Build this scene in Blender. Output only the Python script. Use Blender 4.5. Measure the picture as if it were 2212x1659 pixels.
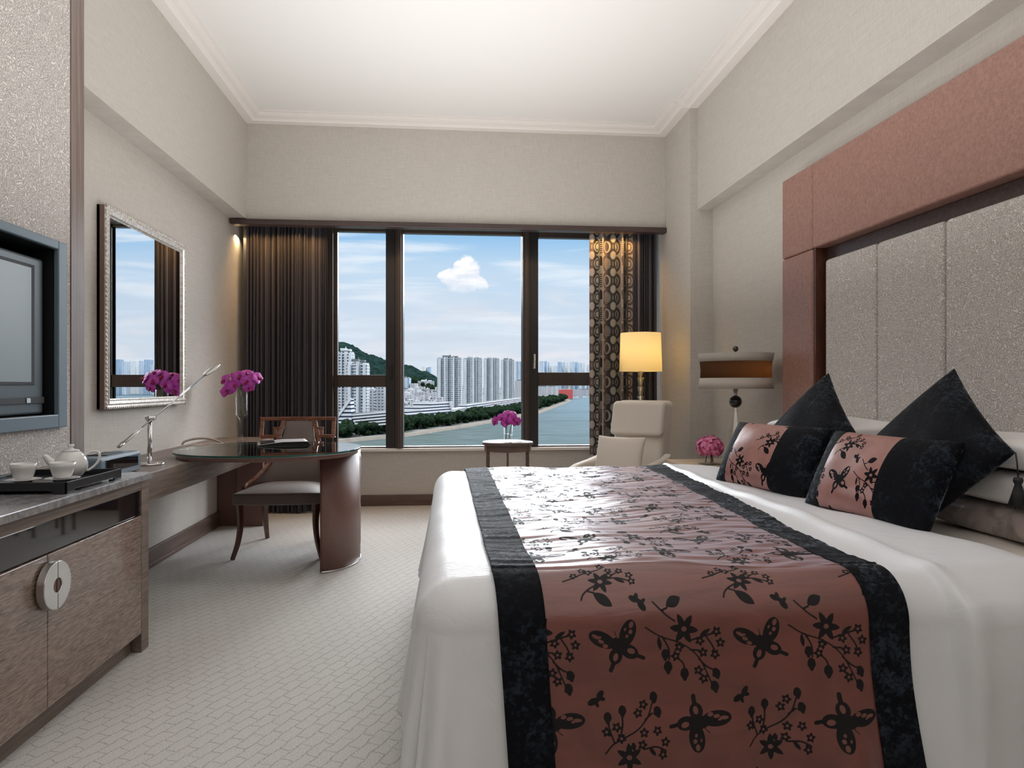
import bpy, math, random
import numpy as np
from mathutils import Matrix, Vector
random.seed(7); rng = np.random.default_rng(7)
S = bpy.context.scene
for _o in list(bpy.data.objects): bpy.data.objects.remove(_o, do_unlink=True)
COL = S.collection
PI = math.pi
# ------------------------------------------------------------------ camera
FPX, YAW, EYE = 1500.0, math.radians(5.18), 1.2
cam = bpy.data.cameras.new('camera'); cam.sensor_fit = 'HORIZONTAL'; cam.sensor_width = 36.0
cam.lens = 36.0 * FPX / 2212; cam.shift_y = 3.5 / 2212; cam.clip_end = 30000; cam.clip_start = .05
co = bpy.data.objects.new('camera', cam); COL.objects.link(co)
co.location = (0, 0, EYE); co.rotation_euler = (PI / 2, 0, -YAW); S.camera = co
# ------------------------------------------------------------------ view
S.view_settings.view_transform = 'Standard'; S.view_settings.look = 'None'
S.view_settings.gamma = 1; S.view_settings.exposure = 0.14; S.view_settings.use_curve_mapping = False
S.cycles.max_bounces = 10; S.cycles.transparent_max_bounces = 16; S.cycles.diffuse_bounces = 5
S.cycles.caustics_reflective = False; S.cycles.caustics_refractive = False
S.cycles.sample_clamp_indirect = 6
# ------------------------------------------------------------------ node helpers
class G:
    """tiny node-graph helper"""
    def __init__(s, tree): s.t = tree; s.n = tree.nodes; s.l = tree.links
    def new(s, k, **kw):
        n = s.n.new(k)
        for a, v in kw.items(): setattr(n, a, v)
        return n
    def put(s, sock, v):
        if isinstance(v, bpy.types.NodeSocket): s.l.new(v, sock)
        elif v is not None:
            if hasattr(sock.default_value, '__len__') and not hasattr(v, '__len__'): v = (v,) * len(sock.default_value)
            if hasattr(v, '__len__') and len(sock.default_value) == 4 and len(v) == 3: v = (*v, 1)
            sock.default_value = v
    def m(s, op, a, b=None, c=None, clamp=False):
        n = s.new('ShaderNodeMath', operation=op); n.use_clamp = clamp
        s.put(n.inputs[0], a); s.put(n.inputs[1], b)
        if c is not None: s.put(n.inputs[2], c)
        return n.outputs[0]
    def mix(s, f, a, b, mode='MIX'):
        n = s.new('ShaderNodeMix', data_type='RGBA', blend_type=mode); n.clamp_factor = True
        s.put(n.inputs[0], f); s.put(n.inputs[6], a); s.put(n.inputs[7], b); return n.outputs[2]
    def sep(s, v):
        n = s.new('ShaderNodeSeparateXYZ'); s.put(n.inputs[0], v); return n.outputs
    def comb(s, x=0, y=0, z=0):
        n = s.new('ShaderNodeCombineXYZ'); s.put(n.inputs[0], x); s.put(n.inputs[1], y); s.put(n.inputs[2], z); return n.outputs[0]
    def co(s, w='Object'): return s.new('ShaderNodeTexCoord').outputs[w]
    def map(s, v, sc=(1, 1, 1), rot=(0, 0, 0), loc=(0, 0, 0)):
        n = s.new('ShaderNodeMapping'); s.put(n.inputs[0], v); n.inputs['Scale'].default_value = sc
        n.inputs['Rotation'].default_value = rot; n.inputs['Location'].default_value = loc; return n.outputs[0]
    def noise(s, v, scale=5, detail=3, rough=.5, dist=0, col=False):
        n = s.new('ShaderNodeTexNoise'); s.put(n.inputs['Vector'], v); n.inputs['Scale'].default_value = scale
        n.inputs['Detail'].default_value = detail; n.inputs['Roughness'].default_value = rough
        n.inputs['Distortion'].default_value = dist; return n.outputs[1 if col else 0]
    def sm(s, x, a, b, lo=0., hi=1.):
        n = s.new('ShaderNodeMapRange', interpolation_type='SMOOTHSTEP'); s.put(n.inputs[0], x)
        for i, v in enumerate((a, b, lo, hi)): n.inputs[i + 1].default_value = v
        return n.outputs[0]
    def lin(s, x, a, b, lo=0., hi=1.):
        n = s.new('ShaderNodeMapRange'); s.put(n.inputs[0], x)
        for i, v in enumerate((a, b, lo, hi)): n.inputs[i + 1].default_value = v
        return n.outputs[0]
    def bump(s, h, st=.3, d=.002):
        n = s.new('ShaderNodeBump'); n.inputs['Strength'].default_value = st; n.inputs['Distance'].default_value = d
        s.put(n.inputs['Height'], h); return n.outputs[0]
def mat(name, fn=None, c=(.5, .5, .5), r=.5, **kw):
    m = bpy.data.materials.new(name); m.use_nodes = True; g = G(m.node_tree); b = g.n['Principled BSDF']
    g.put(b.inputs['Base Color'], c); g.put(b.inputs['Roughness'], r)
    d = dict(kw)
    if fn: d.update(fn(g) or {})
    for k, v in d.items(): g.put(b.inputs[k], v)
    return m
# ------------------------------------------------------------------ world: pale cloudy summer sky
w = bpy.data.worlds.new('sky'); S.world = w; w.use_nodes = True
def _sky():
    g = G(w.node_tree); bg = g.n['Background']; v = g.co('Generated')
    nz = g.new('ShaderNodeVectorMath', operation='NORMALIZE'); g.put(nz.inputs[0], v)
    x, y, z = g.sep(nz.outputs[0])[:]
    ya = g.m('MAXIMUM', g.m('ABSOLUTE', y), .2)
    ax, el = g.m('DIVIDE', x, ya), g.m('DIVIDE', z, ya)
    p = g.comb(ax, g.m('MULTIPLY', el, 2.6), 0)
    base = g.mix(g.sm(el, .02, .24), (.62, .69, .78), (.44, .63, .82))
    blue = g.mix(g.sm(el, .16, .26), base, (.16, .42, .74))
    nb = g.noise(g.map(p, (1.2, 4.2, 1), loc=(3.1, 1.7, 0)), 3.3, 5, .55, .4)
    c = g.mix(g.sm(nb, .46, .70), blue, (.70, .79, .88))
    n2 = g.noise(g.map(p, (1, 1.6, 1), loc=(.7, 4.4, 0)), 8, 6, .55, .3)
    low = g.sm(el, .19, .05)
    c = g.mix(g.m('MULTIPLY', g.sm(n2, .46, .70), g.m('MULTIPLY', low, .8)), c, (.76, .76, .80))
    c = g.mix(g.m('MULTIPLY', g.sm(g.noise(g.map(p, (1, 2.2, 1), loc=(9, 2, 0)), 6, 4), .5, .72), g.m('MULTIPLY', low, .45)), c, (.52, .59, .68))
    # the one tall cumulus: a noisy union of soft lobes
    q = g.noise(g.comb(ax, el, 0), 34, 5, .6, 0, True)
    dx = g.m('ADD', ax, g.m('MULTIPLY', g.m('SUBTRACT', g.sep(q)[0], .5), .030))
    dy = g.m('ADD', el, g.m('MULTIPLY', g.m('SUBTRACT', g.sep(q)[1], .5), .030))
    cl = None
    for (cx, cy, r) in ((.027, .172, .0125), (.0155, .166, .0115), (-.006, .158, .0105), (.003, .153, .013), (.018, .152, .018), (.034, .150, .013), (.046, .146, .0095), (.03, .162, .013), (.008, .147, .012)):
        d = g.m('SQRT', g.m('ADD', g.m('POWER', g.m('SUBTRACT', dx, cx), 2), g.m('POWER', g.m('SUBTRACT', dy, cy), 2)))
        k = g.sm(d, r * 1.18, r * .80); cl = k if cl is None else g.m('MAXIMUM', cl, k)
    cl = g.m('MULTIPLY', cl, g.sm(dy, .128, .156))
    c = g.mix(cl, c, g.mix(g.sm(g.noise(p, 30, 4), .35, .65), (.74, .78, .86), (.95, .95, .97)))
    up = g.mix(g.sm(el, .30, 1.2), c, (.85, .92, 1.0))
    g.put(bg.inputs[0], up)
    g.put(bg.inputs[1], g.m('ADD', 1.0, g.m('MULTIPLY', g.sm(el, .32, 1.4), 1.2)))
_sky()
# ------------------------------------------------------------------ lights
def sun(name, az, el, strength, ang, col):
    l = bpy.data.lights.new(name, 'SUN'); l.energy = strength; l.angle = math.radians(ang); l.color = col
    o = bpy.data.objects.new(name, l); COL.objects.link(o); o.location = (0, 20, 20)
    a, e = math.radians(az), math.radians(el)          # azimuth from +Y towards +X: where the light comes FROM
    d = Vector((math.sin(a) * math.cos(e), math.cos(a) * math.cos(e), math.sin(e)))
    o.rotation_euler = d.to_track_quat('Z', 'Y').to_euler(); return o
def area(name, loc, tgt, sx, sy, e, col=(1, 1, 1), spread=180):
    l = bpy.data.lights.new(name, 'AREA'); l.shape = 'RECTANGLE'; l.size = sx; l.size_y = sy; l.energy = e; l.color = col
    l.spread = math.radians(spread)
    o = bpy.data.objects.new(name, l); COL.objects.link(o); o.location = loc
    o.rotation_euler = (Vector(loc) - Vector(tgt)).to_track_quat('Z', 'Y').to_euler(); return o
sun('hazy_daylight', 2, 24, 5.0, 36, (.93, .97, 1.0))
sun('side_daylight', 48, 22, 4.0, 42, (.95, .97, 1.0))
sun('city_daylight', 205, 42, 1.5, 5, (1, .97, .92))
area('ceiling_bounce_fill', (.1, 2.2, 1.55), (.1, 2.2, 3.6), 2.5, 7.4, 112, (1, .985, .97), 165)  # added fill lamp without a fixture, hung mid-room and bounced off the ceiling
area('rear_fill', (.2, -1.6, 3.2), (.1, 3.2, .9), 3.2, 1.6, 12, (1, .96, .91))  # weak soft fill added behind the camera, no real fitting there
for _i, (_x, _sx) in enumerate(((-1.5, .7), (-.55, .12), (.82, .12), (1.55, .5))):
    area('pelmet_strip', (_x, 6.585, 2.66), (_x, 6.70, 1.9), _sx, .03, 4.2 * max(_sx, .25), (1, .55, .18), 120)
area('pelmet_strip', (-1.955, 6.70, 2.60), (-1.965, 6.62, 1.5), .02, .10, 1.0, (1, .72, .38), 150)
# ------------------------------------------------------------------ mesh helpers
def arr(p): return np.asarray(p, dtype=float).reshape(-1, 3)
class MB:
    def __init__(s): s.v = []; s.f = []; s.n = 0; s.mi = []; s.smooth = []; s.uv = None
    def add(s, vs, fs, smooth=False, mi=0):
        vs = arr(vs); s.v.append(vs)
        for f in fs: s.f.append(tuple(i + s.n for i in f)); s.smooth.append(smooth); s.mi.append(mi)
        s.n += len(vs); return s
    def box(s, x0, x1, y0, y1, z0, z1, mi=0, M=None):
        v = arr([(x, y, z) for z in (z0, z1) for y in (y0, y1) for x in (x0, x1)])
        if M is not None: v = tf(v, M)
        return s.add(v, [(0, 2, 3, 1), (4, 5, 7, 6), (0, 1, 5, 4), (2, 6, 7, 3), (0, 4, 6, 2), (1, 3, 7, 5)], False, mi)
    def lathe(s, prof, loc=(0, 0, 0), n=32, M=None, smooth=True, mi=0, sx=1, sy=1):
        a = np.linspace(0, 2 * PI, n, endpoint=False); vs = []
        for r, z in prof: vs += [(r * sx * math.cos(t), r * sy * math.sin(t), z) for t in a]
        v = arr(vs)
        if M is not None: v = tf(v, M)
        v = v + np.array(loc); k = len(prof); fs = []
        for i in range(k - 1):
            for j in range(n): fs.append((i * n + j, i * n + (j + 1) % n, (i + 1) * n + (j + 1) % n, (i + 1) * n + j))
        if prof[0][0] > 1e-6: fs.append(tuple(range(n - 1, -1, -1)))
        if prof[-1][0] > 1e-6: fs.append(tuple((k - 1) * n + j for j in range(n)))
        return s.add(v, fs, smooth, mi)
    def tube(s, pts, r, n=10, smooth=True, flat=1.0, mi=0):
        pts = arr(pts); k = len(pts); rs = [r] * k if not hasattr(r, '__len__') else r
        vs = []; up = None
        for i in range(k):
            t = pts[min(i + 1, k - 1)] - pts[max(i - 1, 0)]; t = t / (np.linalg.norm(t) + 1e-12)
            if up is None:
                up = np.array((0, 0, 1.)) if abs(t[2]) < .9 else np.array((1., 0, 0))
            a = np.cross(t, up); a /= np.linalg.norm(a) + 1e-12; b = np.cross(a, t); up = b
            for j in range(n):
                q = 2 * PI * j / n; vs.append(pts[i] + rs[i] * (math.cos(q) * a + flat * math.sin(q) * b))
        fs = [(i * n + j, (i + 1) * n + j, (i + 1) * n + (j + 1) % n, i * n + (j + 1) % n) for i in range(k - 1) for j in range(n)]
        fs += [tuple(range(n)), tuple((k - 1) * n + j for j in range(n - 1, -1, -1))]
        return s.add(vs, fs, smooth, mi)
    def prism(s, poly, z0, z1, axis='z', smooth=False, mi=0, M=None):
        """closed polygon in a plane, extruded: axis z -> (x,y), axis y -> (x,z), axis x -> (y,z)"""
        n = len(poly); P = {'z': lambda a, b, c: (a, b, c), 'y': lambda a, b, c: (a, c, b), 'x': lambda a, b, c: (c, a, b)}[axis]
        vs = [P(a, b, z0) for a, b in poly] + [P(a, b, z1) for a, b in poly]
        if M is not None: vs = tf(arr(vs), M)
        s.add(vs, [tuple(range(n - 1, -1, -1)), tuple(range(n, 2 * n))], False, mi)
        base = s.n - 2 * n
        for i in range(n):
            j = (i + 1) % n; s.f.append((base + i, base + j, base + n + j, base + n + i)); s.smooth.append(smooth); s.mi.append(mi)
        return s
    def sphere(s, c, r, n=20, m=12, sc=(1, 1, 1), mi=0):
        return s.lathe([(max(1e-7, r * math.sin(PI * i / m)), -r * math.cos(PI * i / m)) for i in range(m + 1)], c, n, M=np.diag((*sc, 1.)), mi=mi)
    def grid(s, P, smooth=True, mi=0, closed=False):
        ny, nx = P.shape[:2]; fs = [(i * nx + j, i * nx + j + 1, (i + 1) * nx + j + 1, (i + 1) * nx + j) for i in range(ny - 1) for j in range(nx - 1)]
        if closed: fs += [(i * nx + nx - 1, i * nx, (i + 1) * nx, (i + 1) * nx + nx - 1) for i in range(ny - 1)]
        return s.add(P.reshape(-1, 3), fs, smooth, mi)
def tf(v, M): M = np.array(M); return v @ M[:3, :3].T + M[:3, 3]
def RT(loc=(0, 0, 0), rz=0, rx=0, ry=0):
    return np.array(Matrix.Translation(loc) @ Matrix.Rotation(rz, 4, 'Z') @ Matrix.Rotation(ry, 4, 'Y') @ Matrix.Rotation(rx, 4, 'X'))
def origin(o):
    p = np.zeros(3)
    while o is not None: p += np.array(o.location); o = o.parent
    return p
def obj(name, mb, m, parent=None, loc=None, bevel=0, seg=2, sub=0, solid=0, local=False, smooth=None, weld=False):
    V = np.concatenate(mb.v); off = origin(parent) if parent else (np.array(loc, float) if loc is not None else np.zeros(3))
    if local: off = np.zeros(3)
    me = bpy.data.meshes.new(name); me.from_pydata((V - off).tolist(), [], mb.f)
    if smooth is not None: me.polygons.foreach_set('use_smooth', [smooth] * len(mb.f))
    else: me.polygons.foreach_set('use_smooth', mb.smooth)
    ms = m if isinstance(m, (list, tuple)) else [m]
    for x in ms: me.materials.append(x)
    if len(ms) > 1: me.polygons.foreach_set('material_index', mb.mi)
    o = bpy.data.objects.new(name, me); COL.objects.link(o)
    if parent: o.parent = parent
    elif loc is not None: o.location = loc
    if weld: o.modifiers.new('w', 'WELD').merge_threshold = 1e-4
    if bevel:
        b = o.modifiers.new('b', 'BEVEL'); b.width = bevel; b.segments = seg; b.limit_method = 'ANGLE'; b.angle_limit = math.radians(40); b.harden_normals = False
    if solid: q = o.modifiers.new('s', 'SOLIDIFY'); q.thickness = solid; q.offset = -1
    if sub: q = o.modifiers.new('u', 'SUBSURF'); q.levels = q.render_levels = sub
    me.validate(); me.update(); return o
def fast_grid(name, P, m, parent=None, attrs=None, uv=None, loc=None, solid=0, local=False):
    """big smooth grid P[ny,nx,3] with float attributes and a uv map in metres"""
    ny, nx = P.shape[:2]; off = origin(parent) if parent else (np.array(loc, float) if loc is not None else np.zeros(3))
    if local: off = np.zeros(3)
    V = (P.reshape(-1, 3) - off).astype(np.float32)
    i, j = np.meshgrid(np.arange(ny - 1), np.arange(nx - 1), indexing='ij'); a = (i * nx + j).ravel()
    F = np.stack([a, a + 1, a + nx + 1, a + nx], 1).astype(np.int32); nf = len(F)
    me = bpy.data.meshes.new(name); me.vertices.add(len(V)); me.vertices.foreach_set('co', V.ravel())
    me.loops.add(nf * 4); me.loops.foreach_set('vertex_index', F.ravel())
    me.polygons.add(nf); me.polygons.foreach_set('loop_start', np.arange(nf, dtype=np.int32) * 4)
    me.update(calc_edges=True); me.polygons.foreach_set('use_smooth', [True] * nf)
    for k, val in (attrs or {}).items():
        at = me.attributes.new(k, 'FLOAT', 'POINT'); at.data.foreach_set('value', np.ascontiguousarray(val, dtype=np.float32).ravel())
    if uv is not None:
        l = me.uv_layers.new(name='UVMap'); l.data.foreach_set('uv', uv.reshape(-1, 2)[F.ravel()].astype(np.float32).ravel())
    me.materials.append(m); o = bpy.data.objects.new(name, me); COL.objects.link(o)
    if parent: o.parent = parent
    elif loc is not None: o.location = loc
    if solid: q = o.modifiers.new('s', 'SOLIDIFY'); q.thickness = solid; q.offset = -1
    return o
def tag(o, label=None, cat=None, group=None, kind=None):
    for k, v in (('label', label), ('category', cat), ('group', group), ('kind', kind)):
        if v: o[k] = v
    return o
def thing(name, label, cat, loc, group=None):
    o = bpy.data.objects.new(name, None); COL.objects.link(o); o.location = loc; o.empty_display_size = .1
    return tag(o, label, cat, group)
def dup(root, loc=None, label=None, rz=None, scale=None):
    r = root.copy(); COL.objects.link(r)
    if loc is not None: r.location = loc
    if rz is not None: r.rotation_euler = (0, 0, rz)
    if scale is not None: r.scale = scale
    if label: r['label'] = label
    for ch in list(root.children):
        c = ch.copy(); COL.objects.link(c); c.parent = r
        for gch in ch.children: d = gch.copy(); COL.objects.link(d); d.parent = c
    return r
def superell(cx, cy, a, b, p=2.2, n=72):
    out = []
    for i in range(n):
        t = 2 * PI * i / n; c, s = math.cos(t), math.sin(t)
        out.append((cx + a * math.copysign(abs(c) ** (2 / p), c), cy + b * math.copysign(abs(s) ** (2 / p), s)))
    return out
def smoothcurve(pts, n=8):
    """Catmull-Rom through pts"""
    P = arr(pts); P = np.vstack([2 * P[0] - P[1], P, 2 * P[-1] - P[-2]]); out = []
    for i in range(1, len(P) - 2):
        for t in np.linspace(0, 1, n, endpoint=False):
            out.append(.5 * ((2 * P[i]) + (P[i + 1] - P[i - 1]) * t + (2 * P[i - 1] - 5 * P[i] + 4 * P[i + 1] - P[i + 2]) * t * t + (-P[i - 1] + 3 * P[i] - 3 * P[i + 1] + P[i + 2]) * t ** 3))
    out.append(P[-2]); return out
# ------------------------------------------------------------------ materials
def _wallpaper(c1, c2):
    def f(g):
        v = g.co(); a = g.noise(g.map(v, (6, 6, 260)), 1, 3, .6); b = g.noise(g.map(v, (140, 140, 20)), 1, 2, .6); c = g.noise(v, 1.3, 2)
        k = g.m('ADD', g.m('MULTIPLY', a, .6), g.m('MULTIPLY', b, .4))
        return {'Base Color': g.mix(g.sm(k, .32, .68), c1, c2), 'Normal': g.bump(k, .25, .0015), 'Roughness': .75}
    return f
M_wall = mat('woven_wallpaper', _wallpaper((.49, .455, .415), (.58, .545, .50)))
M_ceil = mat('ceiling_paint', c=(.80, .79, .77), r=.9)
M_cornice = mat('cornice_paint', c=(.78, .74, .71), r=.8)
def _carpet(g):
    v = g.map(g.co(), (1, 1, 1), rot=(0, 0, math.radians(-64)))
    wob = g.noise(v, 14, 2, .5, 0, True)
    vv = g.new('ShaderNodeVectorMath', operation='MULTIPLY_ADD'); g.put(vv.inputs[0], wob); vv.inputs[1].default_value = (.030, .030, 0); g.put(vv.inputs[2], v)
    b = g.new('ShaderNodeTexBrick'); g.put(b.inputs['Vector'], vv.outputs[0]); b.offset = .5; b.inputs['Scale'].default_value = 1
    b.inputs['Brick Width'].default_value = .092; b.inputs['Row Height'].default_value = .050; b.inputs['Mortar Size'].default_value = .0034
    b.inputs['Mortar Smooth'].default_value = .6
    b.inputs['Color1'].default_value = (0, 0, 0, 1); b.inputs['Color2'].default_value = (.25, .25, .25, 1); b.inputs['Mortar'].default_value = (1, 1, 1, 1)
    fle = g.noise(v, 330, 2, .6); spk = g.noise(v, 120, 3, .7); big = g.noise(v, 5, 3)
    edge = g.m('MULTIPLY', b.outputs['Fac'], g.sm(spk, .40, .56))
    c = g.mix(g.sm(fle, .30, .62), (.37, .345, .315), (.62, .60, .565))
    c = g.mix(g.m('MULTIPLY', b.outputs['Color'], .25), c, (.50, .48, .44))
    c = g.mix(g.m('MULTIPLY', edge, .6), c, (.25, .22, .19))
    c = g.mix(g.m('MULTIPLY', g.sm(spk, .56, .70), g.sm(big, .40, .70, .25, .8)), c, (.22, .19, .165))
    h = g.m('ADD', g.m('MULTIPLY', b.outputs['Fac'], -.8), g.m('MULTIPLY', fle, .6))
    return {'Base Color': c, 'Roughness': .95, 'Normal': g.bump(h, .6, .005), 'Sheen Weight': .15}
M_carpet = mat('looped_carpet', _carpet)
def _wood(c1, c2, sc, rot=(0, 0, 0), rough=.4, bump=.1):
    def f(g):
        v = g.map(g.co(), sc, rot); n = g.noise(v, 1, 5, .6, .6); n2 = g.noise(v, 6, 3, .5)
        k = g.m('ADD', g.m('MULTIPLY', n, .7), g.m('MULTIPLY', n2, .3))
        return {'Base Color': g.mix(g.sm(k, .35, .65), c1, c2), 'Normal': g.bump(k, bump, .001), 'Roughness': rough, 'Specular IOR Level': .5}
    return f
M_oak = mat('grey_brown_oak', _wood((.115, .082, .064), (.235, .178, .145), (60, 2.2, 60)))
M_oak_v = mat('grey_brown_oak_upright', _wood((.15, .11, .095), (.25, .19, .165), (60, 60, 2.2)))
M_base = mat('walnut_trim', _wood((.085, .052, .042), (.14, .09, .072), (3, 3, 60)))
M_pelmet = mat('dark_walnut_pelmet', _wood((.035, .022, .02), (.075, .045, .04), (2, 40, 60), rough=.35))
M_mahog = mat('red_brown_wood', _wood((.055, .020, .014), (.125, .045, .028), (40, 40, 4), rough=.28))
M_desk = mat('red_brown_leather', _wood((.15, .075, .062), (.19, .10, .085), (200, 200, 200), rough=.42))
M_redrail = mat('polished_cherry', _wood((.13, .045, .022), (.26, .095, .045), (8, 40, 40), rough=.25))
def _marble(g):
    v = g.co(); n = g.noise(v, 22, 7, .7, .8)
    return {'Base Color': g.mix(g.sm(n, .38, .62), (.22, .215, .22), (.36, .355, .365)), 'Roughness': .12}
M_marble = mat('grey_marble', _marble)
def _crin(g):
    v = g.co(); a = g.noise(g.map(v, (12, 13, 230), rot=(math.radians(10), 0, 0)), 1, 5, .62, 1.1); b = g.noise(g.map(v, (20, 28, 420), rot=(math.radians(10), 0, 0)), 1, 3, .6, .5)
    k = g.m('ADD', g.m('MULTIPLY', a, .65), g.m('MULTIPLY', b, .35))
    return {'Base Color': g.mix(g.sm(k, .36, .62), (.085, .050, .038), (.34, .245, .195)), 'Roughness': .16, 'Normal': g.bump(k, .35, .002), 'Coat Weight': .5, 'Coat Roughness': .05}
M_crin = mat('crinkled_bronze_laminate', _crin)
M_blackglass = mat('black_glass', c=(.006, .006, .008), r=.04, **{'Specular IOR Level': .8})
M_chrome = mat('chrome', c=(.62, .61, .62), r=.07, Metallic=1.0)
M_steel = mat('satin_steel', c=(.62, .61, .60), r=.25, Metallic=1.0)
def _maze(c1, c2, sc, bst=.5):
    def f(g):
        v = g.co(); n = g.noise(v, sc, 0, .5, 0); n2 = g.noise(g.map(v, loc=(5, 3, 9)), sc * 1.25, 0, .5, 0)
        a = g.m('ABSOLUTE', g.m('SINE', g.m('MULTIPLY', n, 17))); a2 = g.m('ABSOLUTE', g.m('SINE', g.m('MULTIPLY', n2, 17)))
        cut = g.sm(g.noise(v, sc * 1.6, 1), .42, .48)
        l = g.m('MAXIMUM', g.m('MULTIPLY', g.sm(a, .62, .30), cut), g.m('MULTIPLY', g.sm(a2, .50, .22), g.m('SUBTRACT', 1, cut)))
        return {'Base Color': g.mix(l, c1, c2), 'Roughness': .7, 'Normal': g.bump(l, bst, .002)}
    return f
M_maze = mat('squiggle_wall_covering', _maze((.42, .385, .365), (.80, .765, .735), 38))
M_maze2 = mat('squiggle_upholstery', _maze((.46, .42, .39), (.80, .77, .735), 40, .35))
def _copper(g):
    v = g.co(); a = g.noise(g.map(v, (150, 150, 700)), 1, 2, .6); b = g.noise(g.map(v, (60, 60, 60)), 1, 4, .7)
    k = g.m('ADD', g.m('MULTIPLY', a, .5), g.m('MULTIPLY', b, .5))
    return {'Base Color': g.mix(g.sm(k, .35, .65), (.235, .115, .09), (.38, .21, .165)), 'Roughness': .42, 'Normal': g.bump(k, .3, .001), 'Specular IOR Level': .5}
M_copper = mat('copper_upholstery', _copper)
M_bluegrey = mat('blue_grey_metal', c=(.135, .19, .235), r=.38)
M_black = mat('matt_black', c=(.006, .006, .008), r=.5)
M_tv = mat('television_plastic', c=(.085, .115, .135), r=.3)
M_screen = mat('television_screen', c=(.27, .33, .355), r=.30, **{'Specular IOR Level': .7})
def _archglass(name, ior=1.5, tint=(1, 1, 1), rough=0.0, gl=1.0):
    m = bpy.data.materials.new(name); m.use_nodes = True; g = G(m.node_tree); g.n.clear()
    o = g.new('ShaderNodeOutputMaterial'); t = g.new('ShaderNodeBsdfTransparent'); t.inputs[0].default_value = (*tint, 1)
    s = g.new('ShaderNodeBsdfGlossy'); s.inputs['Roughness'].default_value = rough; lw = g.new('ShaderNodeLayerWeight'); lw.inputs[0].default_value = .5; f0 = ((ior - 1) / (ior + 1)) ** 2; fr_ = g.m('MULTIPLY_ADD', g.m('POWER', lw.outputs['Facing'], 5), (1 - f0) * min(1, f0 * 40), f0)
    x = g.new('ShaderNodeMixShader'); g.put(x.inputs[0], g.m('MULTIPLY', fr_, gl)); g.l.new(t.outputs[0], x.inputs[1]); g.l.new(s.outputs[0], x.inputs[2]); g.l.new(x.outputs[0], o.inputs[0]); return m
M_pane = _archglass('window_glass', 1.07)
M_vase = _archglass('clear_vase_glass', 1.45, (.985, .99, .99))
M_deskglass = _archglass('desk_top_glass', 2.1, (.88, .93, .91))
M_crystal = _archglass('crystal', 2.4, (.96, .95, .92))
M_mirror = mat('mirror_silver', c=(.92, .93, .94), r=.0, Metallic=1.0)
M_glassedge = mat('green_glass_edge', c=(.02, .09, .075), r=.08)
def _silverleaf(g):
    v = g.co(); n = g.noise(v, 60, 4, .6)
    return {'Base Color': g.mix(g.sm(n, .35, .65), (.55, .50, .45), (.85, .82, .78)), 'Roughness': .35, 'Metallic': .35}
M_silverleaf = mat('champagne_leaf', _silverleaf)
M_frameside = mat('bronze_frame_side', c=(.20, .13, .10), r=.4)
M_china = mat('white_china', c=(.80, .79, .78), r=.12, **{'Coat Weight': .6})
M_tray = mat('black_lacquer', c=(.018, .021, .026), r=.22)
def _frame(g):
    v = g.co(); n = g.noise(g.map(v, (90, 90, 2)), 1, 3)
    return {'Base Color': g.mix(n, (.040, .028, .022), (.085, .062, .052)), 'Roughness': .35, 'Metallic': .3}
M_frame = mat('bronze_window_frame', _frame)
M_frameblk = mat('dark_window_sash', c=(.012, .010, .010), r=.4)
def _linen(c1, c2, sheen=.1):
    def f(g):
        v = g.co(); a = g.noise(g.map(v, (3, 3, 3)), 1, 3); st = g.m('SINE', g.m('MULTIPLY', g.sep(v)[1], 420))
        return {'Base Color': g.mix(a, c1, c2), 'Roughness': g.lin(st, -1, 1, .38, .62), 'Sheen Weight': sheen, 'Normal': g.bump(g.noise(v, 7, 4, .55, .5), .25, .02)}
    return f
M_duvet = mat('white_cotton_sateen', _linen((.72, .735, .775), (.77, .78, .81)))
M_sheet = mat('cream_sheet', c=(.70, .64, .58), r=.6)
M_pillow = mat('white_pillowcase', _linen((.72, .70, .69), (.82, .80, .79)))
def _taupe(g):
    v = g.co(); n = g.noise(v, 9, 4, .55, 1)
    return {'Base Color': g.mix(g.sm(n, .35, .65), (.22, .175, .16), (.42, .35, .325)), 'Roughness': .35, 'Normal': g.bump(n, .5, .02), 'Sheen Weight': .3}
M_taupe = mat('taupe_satin', _taupe)
def _velvet(g):
    v = g.co(); n = g.noise(v, 13, 5, .62, 1.3); n2 = g.noise(v, 70, 3, .6, .8); k = g.m('ADD', g.m('MULTIPLY', n, .45), g.m('MULTIPLY', n2, .55)); bigm = g.sm(g.noise(v, 4.5, 2), .40, .62)
    t = g.m('MULTIPLY', g.sm(k, .46, .64), g.m('MULTIPLY_ADD', bigm, .85, .15))
    return {'Base Color': g.mix(t, (.002, .0025, .005), (.018, .028, .040)), 'Roughness': .75, 'Normal': g.bump(k, .6, .008), 'Specular IOR Level': .15,
            'Sheen Weight': g.m('MULTIPLY_ADD', t, .95, .02), 'Sheen Roughness': .38, 'Sheen Tint': (.58, .66, .76, 1)}
M_velvet = mat('crushed_midnight_velvet', _velvet)
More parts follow.
